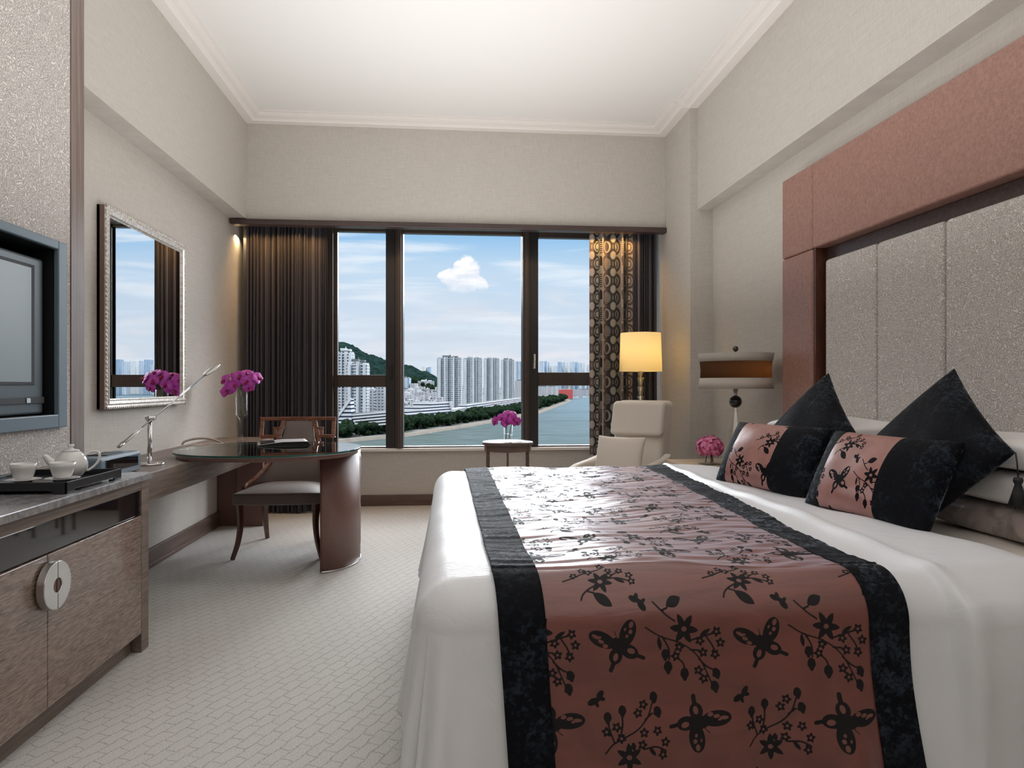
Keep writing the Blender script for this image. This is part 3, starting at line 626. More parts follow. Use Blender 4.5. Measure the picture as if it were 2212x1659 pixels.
# ------------------------------------------------------------------ clock radio
t = thing('clock_radio', 'blue grey box with black glass front standing behind the tea tray', 'radio', (-1.68, 3.62, KZ))
b = MB(); b.box(-1.745, -1.605, 3.37, 3.80, KZ + .004, .862); obj('casing', b, M_bluegrey, t, bevel=.014, seg=3)
b = MB(); b.box(-1.606, -1.602, 3.42, 3.755, KZ + .035, .848); obj('glass_front', b, M_blackglass, t, bevel=.001)
b = MB(); b.box(-1.73, -1.64, 3.50, 3.68, .862, .866); tag(obj('top_plate', b, M_black, t), 'thin black plate on top')
for yy in (3.41, 3.76):
    for xx in (-1.72, -1.63): b = MB(); b.lathe([(.010, 0), (.010, .005)], (xx, yy, KZ), 12); obj('foot', b, M_black, t)
# ------------------------------------------------------------------ balance-arm desk lamp
LB = np.array((-1.68, 4.08, KZ)); PV = LB + (0, 0, .262)
t = thing('balance_arm_lamp', 'chrome balance-arm reading lamp leaning across the mirror on the console', 'lamp', tuple(LB))
b = MB(); b.lathe([(.001, 0), (.078, 0), (.080, .004), (.078, .010), (.02, .013), (.001, .013)], tuple(LB), 40); obj('base', b, M_chrome, t)
b = MB(); b.tube([LB + (0, 0, .012), PV + (0, 0, -.015)], .0115, 14).tube([PV + (0, 0, -.02), PV + (0, 0, .012)], .016, 14); obj('post', b, M_chrome, t)
b = MB(); b.tube([LB + (.0, -.013, .04), LB + (.0, -.03, .045), LB + (0, -.035, .02)], .003, 8); obj('switch', b, M_chrome, t)
HD = np.array((-1.49, 4.62, 1.345)); d = HD - PV; d = d / np.linalg.norm(d)
b = MB(); b.tube([PV - d * .10 + (.02, 0, 0), PV + d * .50 + (.02, 0, 0)], .0045, 10); b.tube([PV - (0.02, 0, 0), PV + (.03, 0, 0)], .013, 12); arm = obj('arm', b, M_chrome, t)
b = MB(); e = PV - d * .10 + (.02, 0, 0); b.tube([e, e - d * .06, e - d * .15], [.006, .012, .014], 12, flat=.5); b.tube([e - d * .15, e - d * .185], [.015, .012], 12, flat=.6); tag(obj('counterweight', b, M_steel, arm), 'flat steel counterweight')
b = MB(); e = PV + d * .50 + (.02, 0, 0); b.tube(smoothcurve([e, e + d * .02, e + d * .05, e + d * .10, e + d * .13, e + d * .145], 5), [.008 + .018 * math.sin(PI * min(1, (i + 3) / 29)) ** .8 for i in range(26)], 16, flat=.45); obj('lamp_head', b, M_steel, t)
# ------------------------------------------------------------------ phone on the desk
pc_ = np.array((-1.765, 5.17, .756)); PS = 1.15
t = thing('telephone', 'champagne coloured desk telephone with arched handset on the wall console behind the oval desk', 'telephone', tuple(pc_))
ax_ = np.array((.80, .55, 0)); ax_ /= np.linalg.norm(ax_); sd = np.array((-ax_[1], ax_[0], 0))
b = MB(); P = np.zeros((14, 28, 3))
for i, r in enumerate(np.linspace(0, 1, 14)):
    for j, q in enumerate(np.linspace(0, 2 * PI, 28, endpoint=False)):
        x = .120 * r * math.cos(q) - .01; y = .063 * r * math.sin(q) * (1 - .35 * math.cos(q)); P[i, j] = pc_ + ax_ * x + sd * y + (0, 0, .004 + (.022 - .10 * x) * (1 - r ** 3))
b.grid(P, closed=True); Q = P[-1].copy(); Q[:, 2] = pc_[2]; b.add(np.vstack([P[-1], Q]), [(i, (i + 1) % 28, 28 + (i + 1) % 28, 28 + i) for i in range(28)], True); obj('cradle', b, M_phone, t)
pts = [pc_ + (ax_ * x + sd * y + np.array((0, 0, z))) * PS for x, y, z in ((-.115, .02, .022), (-.095, .02, .042), (-.03, .02, .056), (.04, .02, .052), (.095, .012, .034), (.125, 0, .018), (.10, -.012, .018), (.04, -.02, .020), (-.03, -.018, .024))]
b = MB(); pts = smoothcurve(pts, 6); b.tube(pts, [.011 + .004 * math.sin(i * .12) for i in range(len(pts))], 12, flat=.55); obj('handset', b, M_phone, t)
# ------------------------------------------------------------------ leather folder
M4 = RT((-1.13, 4.90, .798), math.radians(16))
t = thing('leather_folder', 'pale leather desk folder lying closed on the oval glass top', 'folder', (-1.13, 4.90, .798))
def yz_profile(b, prof, x0, x1): b.prism(prof, x0, x1, 'x', M=M4, smooth=False)
b = MB(); b.box(-.165, .165, -.12, .12, 0, .004, M=M4); obj('back_cover', b, M_black, t, bevel=.001)
b = MB(); b.box(-.155, .15, -.112, .112, .0045, .020, M=M4); tag(obj('pages', b, M_tray, t, bevel=.001), 'dark inner leaves')
b = MB(); P = np.zeros((12, 14, 3)); 
for i, y in enumerate(np.linspace(-.125, .125, 12)):
    for j, u in enumerate(np.linspace(0, 1, 14)):
        x = -.172 + .345 * u; z = .0065 + .018 * min(1, u * 2.2) ** .8
        if u > .93: z = .0245 - (u - .93) / .07 * .02; x = .165 + .004 * math.sin((u - .93) / .07 * PI)
        P[i, j] = (x, y, z)
P2 = tf(P.reshape(-1, 3), M4).reshape(P.shape); fast_grid('front_cover', P2, M_paper, t, solid=.003)
# ------------------------------------------------------------------ orchids
def petal_pts(L, W, cup, tip=0.0, n=8, m=10, ruffle=0):
    P = np.zeros((m, n, 3))
    for i, v in enumerate(np.linspace(0, 1, m)):
        w_ = W * (math.sin(PI * min(1, (v * .93 + .05)) ** .8)) ** .75 * (1 - tip * v)
        for j, u in enumerate(np.linspace(-1, 1, n)):
            P[i, j] = (u * w_, v * L, -cup * (u * u) * .5 + cup * .9 * math.sin(PI * v * .9) * .5 + ruffle * math.sin(u * 7 + v * 5))
    return P
def orchid_flower(b, pos, nrm, roll=0, s=1.0):
    nrm = Vector(nrm).normalized(); q = nrm.to_track_quat('Z', 'Y').to_matrix().to_4x4()
    base = np.array(Matrix.Translation(pos) @ q @ Matrix.Rotation(roll, 4, 'Z') @ Matrix.Scale(s, 4))
    for a, L, W, c in ((0, .044, .019, .010), (125, .042, .018, .010), (-125, .042, .018, .010)):
        R = np.array(Matrix.Rotation(math.radians(a), 4, 'Z')); b.add(tf(petal_pts(L, W, c).reshape(-1, 3), base @ R), MBf(10, 8), True)
    for a in (72, -72):
        R = np.array(Matrix.Translation((0, 0, .003)) @ Matrix.Rotation(math.radians(a), 4, 'Z')); b.add(tf(petal_pts(.046, .031, .012, ruffle=.0015).reshape(-1, 3), base @ R), MBf(10, 8), True)
    R = np.array(Matrix.Translation((0, -.004, .006)) @ Matrix.Rotation(PI, 4, 'Z') @ Matrix.Rotation(math.radians(35), 4, 'X')); b.add(tf(petal_pts(.022, .010, .02).reshape(-1, 3), base @ R), MBf(10, 8), True, 1)
    b.sphere(tf(np.array([[0, 0, .008]]), base)[0], .006 * s, 10, 6, mi=1)
def MBf(ny, nx): return [(i * nx + j, i * nx + j + 1, (i + 1) * nx + j + 1, (i + 1) * nx + j) for i in range(ny - 1) for j in range(nx - 1)]
def orchid_spray(name, c, label, stems, flowers, group=None):
    t = thing(name, label, 'flowers', c)
    for st in stems: b = MB(); b.tube(smoothcurve(st, 8), .0028, 8); obj('stem', b, M_stem, t)
    for (p, nrm, roll, s) in flowers: b = MB(); orchid_flower(b, p, nrm, roll, s); obj('flower', b, [M_orchid, M_orchidlip], t)
    return t
v0 = np.array((-1.634, 5.66, .756))
t = thing('fluted_vase', 'tall clear glass stemmed vase of orchids standing on the wall console', 'vase', tuple(v0))
b = MB(); b.lathe([(r__ * 1.15, z__ * 1.13) for r__, z__ in [(.001, .003), (.050, .0), (.050, .003), (.02, .010), (.0085, .022), (.0075, .06), (.008, .13), (.013, .158), (.030, .178), (.040, .188), (.041, .20), (.041, .365), (.039, .365), (.039, .20), (.036, .190), (.02, .185), (.001, .184)]], tuple(v0), 40); obj('vase_glass', b, M_vase, t)
vt = v0 + (0, 0, .408); fl_ = []
for (dx_, dy_, dz_, n_, r_, s_) in ((-.085, -.01, -.005, (-.3, -.8, .2), .4, 1.15), (-.10, 0, .060, (-.6, -.7, .3), -.3, 1.1), (-.035, -.03, .030, (-.1, -1, .1), .9, 1.1), (-.01, -.02, .085, (.1, -.9, .5), .2, 1.1), (.045, -.03, .055, (.2, -1, .3), -.5, 1.2), (.035, -.01, .105, (.2, -.6, .8), .1, 1.0), (.10, .0, .075, (.8, -.5, .5), .6, 1.1), (.055, -.035, .015, (.3, -1, -.1), .3, .9), (-.05, .02, .095, (-.2, -.3, .9), 0, 1)):
    fl_.append((tuple(vt + np.array((dx_, dy_, dz_)) * 1.25), n_, r_, s_ * 1.2))
orchid_spray('orchid_spray', tuple(v0 + (0, 0, .215)), 'magenta orchid blooms in the tall glass vase on the console', [[v0 + (0, 0, .222), v0 + (.005, 0, .30), vt + (-.03, -.0, .03), vt + (-.09, 0, .02)], [v0 + (.01, 0, .222), v0 + (0, 0, .32), vt + (.03, 0, .06), vt + (.09, 0, .06)]], fl_)
# ------------------------------------------------------------------ round side table by the window
sc_ = (.505, 5.98, 0)
t = thing('round_side_table', 'small round wooden side table with slim legs below the window', 'table', sc_)
b = MB(); b.lathe([(.001, .690), (.214, .690), (.219, .694), (.219, .712), (.216, .717), (.001, .717)], sc_, 56); obj('tabletop', b, M_base, t)
b = MB(); b.lathe([(.195, .640), (.203, .640), (.203, .6895), (.195, .6895)], sc_, 56, smooth=False); obj('apron_ring', b, M_base, t)
for k in range(6):
    q = math.radians(25 + 60 * k); x, y = sc_[0] + .197 * math.cos(q), sc_[1] + .197 * math.sin(q)
    b = MB(); b.box(-.011, .011, -.009, .009, 0, .69, M=RT((x, y, 0), q)); obj('leg', b, M_base, t, bevel=.002)
v1 = np.array((.503, 5.93, .7175))
t = thing('glass_tumbler_vase', 'short clear glass vase on the round side table', 'vase', tuple(v1))
b = MB(); b.lathe([(.001, 0), (.036, 0), (.037, .004), (.041, .14), (.039, .14), (.035, .012), (.001, .012)], tuple(v1), 36); obj('vase_glass', b, M_vase, t)
b = MB(); b.lathe([(.001, .0125), (.0345, .0125), (.037, .07), (.001, .07)], tuple(v1), 30); obj('water', b, M_vase, t)
vt = v1 + (0, 0, .15); fl_ = []
for (dx_, dy_, dz_, n_, r_, s_) in ((-.11, 0, .025, (-.9, -.5, .0), .3, 1.1), (-.055, -.02, .055, (-.4, -.9, .3), -.2, 1.05), (-.015, -.03, .02, (-.1, -1, .1), .5, 1.15), (.0, -.01, .085, (.0, -.8, .6), 0, 1.1), (.04, -.035, .045, (.3, -1, .2), .8, 1.1), (.075, -.01, .02, (.6, -.8, -.1), .1, 1.15), (.045, 0, .09, (.4, -.5, .7), 0, .9)):
    fl_.append((tuple(vt + (dx_, dy_, dz_)), n_, r_, s_))
orchid_spray('orchid_bunch', tuple(v1 + (0, 0, .02)), 'magenta orchid blooms in the short glass vase by the window', [[v1 + (-.02, 0, .02), v1 + (-.012, 0, .1), vt + (-.01, 0, .03)], [v1 + (.01, 0, .03), v1 + (.02, 0, .10), vt + (.04, 0, .05)], [v1 + (-.012, 0, .10), vt + (-.05, 0, .06), vt + (-.10, .005, .03)]], fl_)
# ------------------------------------------------------------------ curtains
def sd_sample(T, x, y, W, H):
    ny, nx = T.shape; fx = (x / W % 1) * nx; fy = (y / H % 1) * ny; i0 = np.floor(fx).astype(int); j0 = np.floor(fy).astype(int); a = fx - i0; c = fy - j0
    i0 %= nx; j0 %= ny; i1 = (i0 + 1) % nx; j1 = (j0 + 1) % ny
    return (T[j0, i0] * (1 - a) * (1 - c) + T[j0, i1] * a * (1 - c) + T[j1, i0] * (1 - a) * c + T[j1, i1] * a * c)
class Sdf:
    def __init__(s, W, H, step):
        s.W, s.H = W, H; s.nx, s.ny = int(W / step), int(H / step); s.X, s.Y = np.meshgrid((np.arange(s.nx)) * W / s.nx, (np.arange(s.ny)) * H / s.ny); s.D = np.full(s.X.shape, 9.)
    def loc(s, cx, cy, rot=0):
        dx = (s.X - cx + s.W / 2) % s.W - s.W / 2; dy = (s.Y - cy + s.H / 2) % s.H - s.H / 2; c, q = math.cos(rot), math.sin(rot)
        return dx * c + dy * q, -dx * q + dy * c
    def u(s, d): s.D = np.minimum(s.D, d)
    def cut(s, d): s.D = np.maximum(s.D, -d)
    def ell(s, cx, cy, a, b, rot=0):
        x, y = s.loc(cx, cy, rot); k = np.sqrt((x / a) ** 2 + (y / b) ** 2); return (k - 1) * min(a, b)
    def seg(s, p, q, r):
        mx, my = (p[0] + q[0]) / 2, (p[1] + q[1]) / 2; x, y = s.loc(mx, my, math.atan2(q[1] - p[1], q[0] - p[0])); L = math.hypot(q[0] - p[0], q[1] - p[1]) / 2
        return np.hypot(np.maximum(np.abs(x) - L, 0), y) - r
    def star(s, cx, cy, R, n, inner, rot=0, p=1.0):
        x, y = s.loc(cx, cy); th = np.arctan2(y, x) - rot; r = np.hypot(x, y); k = np.abs(((th * n / (2 * PI)) % 1) - .5) * 2
        return (r - R * (inner + (1 - inner) * k ** p)) * .7
    def lobes(s, cx, cy, R, n, rot=0):
        x, y = s.loc(cx, cy); th = np.arctan2(y, x) - rot; return (np.hypot(x, y) - R * (.80 + .22 * np.cos(n * th))) * .85
sd1 = Sdf(.40, .66, .002)
for k in range(4):
    cy = .08 + k * .165; sd1.u(np.abs(sd1.ell(.07, cy, .060, .072)) - .011)
    if k % 2: sd1.u(sd1.ell(.07, cy, .030, .044))
    else:
        for q in range(-3, 4): sd1.u(np.maximum(sd1.seg((.02, cy + q * .016), (.12, cy + q * .016), .0036), sd1.ell(.07, cy, .052, .064)))
    sd1.u(np.abs(sd1.ell(.145, cy + .08, .040, .052)) - .010); sd1.u(np.abs(sd1.ell(.205, cy, .050, .064)) - .010); sd1.u(np.abs(sd1.ell(.205, cy, .022, .034)) - .005)
    if k % 2 == 0: sd1.u(sd1.ell(.32, cy + .03, .036, .055, .5))
    else:
        for q in range(-3, 4): sd1.u(sd1.seg((.285, cy + q * .02), (.355, cy + q * .02), .005))
def curtain(name, x0, x1, yc, z0, z1, pleats, amp, m, label, seed=0, sdf=None, nx=520, flare=0.0, group=None):
    r = np.random.default_rng(seed); t = thing(name, label, 'curtain', ((x0 + x1) / 2, yc, z0), group)
    u = np.linspace(0, 1, nx); ph = u * pleats * 2 * PI; 
    for k in range(3): ph = ph + r.uniform(1.2, 2.6) * np.sin(2 * PI * (k + 1.3) * u + r.uniform(0, 6))
    am = amp * (.25 + .75 * np.interp(u, np.linspace(0, 1, 12), r.uniform(0, 1, 12)))
    nz = 30; P = np.zeros((nz, nx, 3)); UV = np.zeros((nz, nx, 2))
    for i, v in enumerate(np.linspace(0, 1, nz)):
        z = z1 + (z0 - z1) * v
        a = am * (.72 + .45 * v); wob = .010 * v * np.sin(ph * .37 + 4 * v)
        X = x0 + (x1 - x0) * u + a * .35 * np.sin(2 * ph + .4) + flare * v * (u - .5); Y = yc + a * np.sin(ph) + wob
        P[i] = np.stack([X, Y, np.full(nx, z)], 1)
    ds = np.concatenate([[0], np.cumsum(np.hypot(np.diff(P[nz // 2, :, 0]), np.diff(P[nz // 2, :, 1])))])
    for i in range(nz): UV[i, :, 0] = ds; UV[i, :, 1] = P[i, :, 2]
    at = None
    if sdf is not None:
        nz2 = 700; V = np.linspace(0, nz - 1, nz2); k0 = np.minimum(V.astype(int), nz - 2); f = (V - k0)[:, None, None]
        P = P[k0] * (1 - f) + P[k0 + 1] * f; UV = UV[k0] * (1 - f) + UV[k0 + 1] * f; at = {'motif': sd_sample(sdf.D, UV[..., 0] + .12, UV[..., 1], sdf.W, sdf.H)}
    fast_grid('drape', P, m, t, at, UV)
    b = MB(); b.box(x0, x1, yc - .006, yc + .006, z1, z1 + .02); obj('heading_tape', b, M_black, t)
    return t
curtain('dark_drape', -1.925, -1.245, 6.70, .012, 2.80, 17, .05, M_curtain, 'dark striped floor-length drape left of the window behind the desk', 3)
curtain('edge_drape', -1.245, -1.15, 6.72, .012, 2.80, 4.5, .03, M_curtain, 'narrow striped drape gathered against the window frame behind the desk chair', 8, nx=200)
curtain('ring_patterned_drape', 1.355, 1.80, 6.66, .012, 2.80, 4.5, .042, M_curtpat, 'beige drape with black ring pattern beside the window behind the armchair', 5, sd1, 420)
curtain('plain_dark_drape', 1.78, 2.035, 6.66, .012, 2.80, 7, .04, M_curtain, 'plain dark striped drape in the corner behind the floor lamp', 6, nx=300)
# ------------------------------------------------------------------ armchair
AC = (1.41, 5.45, 0); AM = RT(AC, math.radians(-40))   # local front is -Y
t = thing('armchair', 'cream upholstered high-back armchair in the corner beyond the bed', 'armchair', AC)
def rbox(b, x0, x1, y0, y1, z0, z1, shear=0, top=0):
    """box whose y shifts with height (leaning) in the chair's frame"""
    vs = [(x, y + shear * (z - .3), z) for z in (z0, z1) for y in (y0, y1) for x in (x0, x1)]
    b.add(tf(arr(vs), AM), [(0, 2, 3, 1), (4, 5, 7, 6), (0, 1, 5, 4), (2, 6, 7, 3), (0, 4, 6, 2), (1, 3, 7, 5)]); return b
LEAN = .24
obj('backrest', rbox(MB(), -.222, .222, .09, .29, .30, 1.075, LEAN), M_cream, t, bevel=.045, seg=5)
obj('head_pad', rbox(MB(), -.232, .232, .035, .12, .79, 1.07, LEAN), M_cream, t, bevel=.035, seg=5)
obj('seat', rbox(MB(), -.25, .25, -.40, .14, .26, .43), M_cream, t, bevel=.04, seg=4)
for s in (-1, 1):
    P = [(-.42, .28), (.16, .28), (.20, .66), (.10, .63), (-.10, .605), (-.32, .585), (-.42, .56)]
    b = MB(); x0, x1 = sorted((s * .24, s * .31)); b.prism(P, x0, x1, 'x', M=AM); obj('arm', b, M_cream, t, bevel=.022, seg=4)
for sx in (-1, 1):
    for y, k in ((-.37, 0), (.17, .07)): b = MB(); b.tube(tf(arr([(sx * .24, y, .28), (sx * .25, y + k, 0)]), AM), [.022, .014], 4, smooth=False); obj('leg', b, M_mahog, t)
CM = RT(AC, math.radians(-40)) @ np.array(Matrix.Translation((-.015, -.10, .62)) @ Matrix.Rotation(math.radians(72), 4, 'X'))
t = thing('seat_cushion', 'square cream cushion propped upright on the armchair', 'cushion', tuple(CM[:3, 3] - np.array((0, 0, .19))))
for side in (1, -1):
    A_, B_ = np.meshgrid(np.sin(np.linspace(-PI / 2, PI / 2, 30)), np.sin(np.linspace(-PI / 2, PI / 2, 30)))
    Pq = np.stack([.205 * A_ * (1 - .06 * (1 - B_ ** 2) * A_ ** 2), .185 * B_ * (1 - .06 * (1 - A_ ** 2) * B_ ** 2), side * .065 * np.clip((1 - A_ ** 2) * (1 - B_ ** 2), 0, 1) ** .38], -1)
    Wq = tf(Pq.reshape(-1, 3), CM).reshape(Pq.shape); fast_grid('cushion_front' if side == 1 else 'cushion_back', Wq if side == 1 else Wq[:, ::-1], M_cream, t)
# ------------------------------------------------------------------ floor lamp behind the armchair
FL = (1.70, 6.06, 0)
t = thing('floor_lamp', 'lit floor lamp with cream drum shade and stacked glass stem behind the armchair', 'lamp', FL)
b = MB(); b.lathe([(.001, 0), (.13, 0), (.135, .006), (.13, .016), (.03, .024), (.001, .024)], FL, 48).tube([(FL[0], FL[1], .02), (FL[0], FL[1], 1.36)], .008, 14); obj('base_and_pole', b, M_chrome, t)
for k in range(6):
    z = .78 + k * .083; b = MB(); b.lathe([(.009, z), (.015, z + .003), (.032, z + .078), (.029, z + .078), (.013, z + .01), (.009, z + .008)], FL, 28); obj('glass_cone', b, M_crystal, t)
b = MB(); b.lathe([(.012, 1.275), (.034, 1.335), (.030, 1.345), (.009, 1.30)], FL, 28); obj('glass_cup', b, M_crystal, t)
b = MB(); b.lathe([(.176, 1.665), (.187, 1.328)], FL, 64); o = obj('lamp_shade', b, M_shade, t, solid=.002)
b = MB(); b.lathe([(.001, 1.39), (.018, 1.40), (.034, 1.44), (.03, 1.48), (.012, 1.50), (.001, 1.502)], FL, 20)
def bulbmat(name, c, e):
    m = bpy.data.materials.new(name); m.use_nodes = True; p = m.node_tree.nodes['Principled BSDF']; p.inputs['Base Color'].default_value = (*c, 1); p.inputs['Emission Color'].default_value = (*c, 1); p.inputs['Emission Strength'].default_value = e; return m
M_bulb = bulbmat('warm_bulb', (1, .66, .28), 1.0)
obj('bulb', b, M_bulb, t)
def bulb_light(name, loc, e, col, r=.04):
    l = bpy.data.lights.new(name, 'POINT'); l.energy = e; l.color = col; l.shadow_soft_size = r; o = bpy.data.objects.new(name, l); COL.objects.link(o); o.location = loc
bulb_light('floor_lamp_glow', (FL[0] + .045, FL[1] - .03, 1.50), 26, (1, .76, .40), .03)
# ------------------------------------------------------------------ nightstand
NS = (1.93, 4.66, 0); NZ = .665
t = thing('nightstand', 'pale oak bedside cabinet between the bed and the corner', 'nightstand', NS)
b = MB(); b.box(1.57, 2.235, 4.36, 4.93, NZ - .022, NZ); obj('top', b, M_nstand, t, bevel=.003)
b = MB(); b.box(1.59, 2.235, 4.38, 4.91, .08, NZ - .0225); obj('body', b, M_nstand, t, bevel=.003)
for z0, z1 in ((.10, .36), (.37, .635)):
    b = MB(); b.box(1.574, 1.589, 4.395, 4.895, z0, z1); d = obj('drawer', b, M_nstand, t, bevel=.002); b = MB(); b.box(1.56, 1.573, 4.60, 4.69, (z0 + z1) / 2 - .006, (z0 + z1) / 2 + .006); obj('handle', b, M_chrome, d, bevel=.002)
b = MB(); b.box(1.62, 2.22, 4.41, 4.88, 0, .08); obj('plinth', b, M_mahog, t)
# bedside lamp
BL = (1.955, 4.60, NZ)
t = thing('bedside_lamp', 'crystal table lamp with ivory shade and black band on the bedside cabinet', 'lamp', BL)
b = MB(); b.lathe([(.001, 0), (.082, 0), (.084, .006), (.080, .014), (.001, .016)], BL, 48); tag(obj('base_disc', b, M_tray, t), 'glossy black base disc')
b = MB(); b.lathe([(.001, .0165), (.055, .0165), (.056, .024), (.03, .026), (.028, .060), (.001, .060)], BL, 6, smooth=False); obj('base_block', b, M_crystal, t)
b = MB(); b.lathe([(.001, .061), (.012, .061), (.034, .125), (.051, .185), (.012, .385), (.001, .385)], BL, 8, smooth=False); obj('crystal_stem', b, M_crystal, t)
b = MB(); b.sphere((BL[0], BL[1], NZ + .425), .042, 32, 20); tag(obj('ball', b, M_blackglass, t), 'glossy black ball')
b = MB(); b.lathe([(.012, .464), (.010, .475), (.019, .52), (.001, .52)], BL, 24); obj('neck', b, M_chrome, t)
R0 = .232
b = MB(); b.lathe([(R0 + .018, .752), (R0 + .006, .70)], BL, 80); obj('upper_shade_band', b, M_shade2, t, solid=.002)
b = MB(); b.lathe([(R0 + .005, .703), (R0 - .002, .64), (R0 + .002, .583)], BL, 80); tag(obj('middle_shade_band', b, M_shadeblk, t, solid=.002), 'see-through black band')
b = MB(); b.lathe([(R0 + .004, .585), (R0 + .014, .515)], BL, 80); obj('lower_shade_band', b, M_shade2, t, solid=.002)
b = MB(); b.tube([(BL[0] - R0, BL[1], NZ + .70), (BL[0] + R0, BL[1], NZ + .70)], .002, 6).tube([(BL[0], BL[1] - R0, NZ + .70), (BL[0], BL[1] + R0, NZ + .70)], .002, 6).tube([(BL[0], BL[1], NZ + .5), (BL[0], BL[1], NZ + .77)], .004, 8); obj('shade_carrier', b, M_chrome, t)
b = MB(); b.sphere((BL[0], BL[1], NZ + .787), .020, 20, 12); tag(obj('finial', b, M_blackglass, t), 'black ball finial')
b = MB(); b.sphere((BL[0] + .03, BL[1] - .02, NZ + .60), .028, 14, 10); obj('bulb', b, M_bulb, t)
bulb_light('bedside_lamp_glow', (BL[0] + .06, BL[1] - .06, NZ + .61), 48, (1, .70, .40), .03)
# hydrangea in a glass cube
HG = np.array((1.765, 4.58, NZ))
t = thing('glass_cube_vase', 'small clear glass cube vase on the bedside cabinet', 'vase', tuple(HG))
b = MB(); o = .062; b.box(-o, o, -o, o, 0, .008, M=RT(HG, .2)); 
for (a0, a1, c0, c1) in ((-o, o, -o, -o + .006), (-o, o, o - .006, o), (-o, -o + .006, -o + .006, o - .006), (o - .006, o, -o + .006, o - .006)): b.box(a0, a1, c0, c1, .008, .072, M=RT(HG, .2))
obj('cube', b, M_vase, t); b = MB(); b.box(-.054, .054, -.054, .054, .009, .05, M=RT(HG, .2)); obj('water', b, M_vase, t)
t = thing('hydrangea', 'round pink hydrangea head in the glass cube on the bedside cabinet', 'flowers', tuple(HG + (0, 0, .02)))
for sx, sy in ((-.015, 0), (.015, .01), (0, -.015)): b = MB(); b.tube([HG + (sx * 2, sy * 2, .012), HG + (sx, sy, .10)], .004, 8); obj('stem', b, M_stem, t)
b = MB(); b.sphere(HG + (0, 0, .118), .070, 20, 12, (1, 1, .82)); rr = np.random.default_rng(2)
for k in range(170):
    z = 1 - 2 * (k + .5) / 170; q = k * 2.39996; nv = np.array((math.sqrt(1 - z * z) * math.cos(q), math.sqrt(1 - z * z) * math.sin(q), z)); rad = rr.uniform(.074, .094)
    if z < -.75: continue
    pos = HG + (0, 0, .118) + nv * rad * (1, 1, .82); M = Matrix.Translation(pos) @ Vector(nv + rr.normal(0, .25, 3)).to_track_quat('Z', 'Y').to_matrix().to_4x4() @ Matrix.Rotation(rr.uniform(0, 6), 4, 'Z')
    for a in range(4): b.add(tf(petal_pts(.0175, .0098, .006, n=4, m=5).reshape(-1, 3), np.array(M @ Matrix.Rotation(a * PI / 2, 4, 'Z'))), MBf(5, 4), True)
obj('flower_head', b, M_hyd, t)
# ------------------------------------------------------------------ headboard
HX, hy1, hy0 = 2.14, 4.307, 1.40
ZS, ZTOP = 2.01, 2.515; yi1, yi0 = 3.934, 1.773
t = thing('headboard', 'wall-high upholstered headboard with copper border and squiggle panels behind the bed', 'headboard', (2.2, 2.85, .02))
b = MB(); b.box(2.233, XR - .001, hy0 + .01, hy1 - .01, .02, ZTOP - .01); obj('backing', b, M_mahog, t)
for (y0, y1, z0, z1) in ((yi1 + .0015, hy1, ZS + .0015, ZTOP), (yi1 + .0015, hy1, .02, ZS - .0015), (hy0, yi0 - .0015, ZS + .0015, ZTOP), (hy0, yi0 - .0015, .02, ZS - .0015), (yi0 + .0015, yi1 - .0015, ZS + .0015, ZTOP)):
    b = MB(); b.box(HX, 2.232, y0, y1, z0, z1); obj('copper_border', b, M_copper, t, bevel=.012, seg=3)
b = MB(); b.box(HX + .012, 2.232, yi1 - .02, yi1 - .0005, .3, ZS); tag(obj('reveal', b, M_mahog, t), 'dark polished inner reveal')
b = MB(); b.box(HX + .012, 2.232, yi0 + .0005, yi0 + .02, .3, ZS); tag(obj('reveal', b, M_mahog, t), 'dark polished inner reveal')
b = MB(); b.box(2.222, 2.232, yi0 + .021, yi1 - .021, 1.90, ZS - .001); tag(obj('recess_rail', b, M_pelmet, t), 'dark wood rail above the panels')
ys = [3.868, 3.378, 2.887, 2.396, 1.905]
for k in range(4):
    b = MB(); b.box(2.178, 2.222, ys[k + 1] + .004, ys[k] - .004, .45, 1.933); obj('squiggle_panel', b, M_maze2, t, bevel=.028, seg=5)
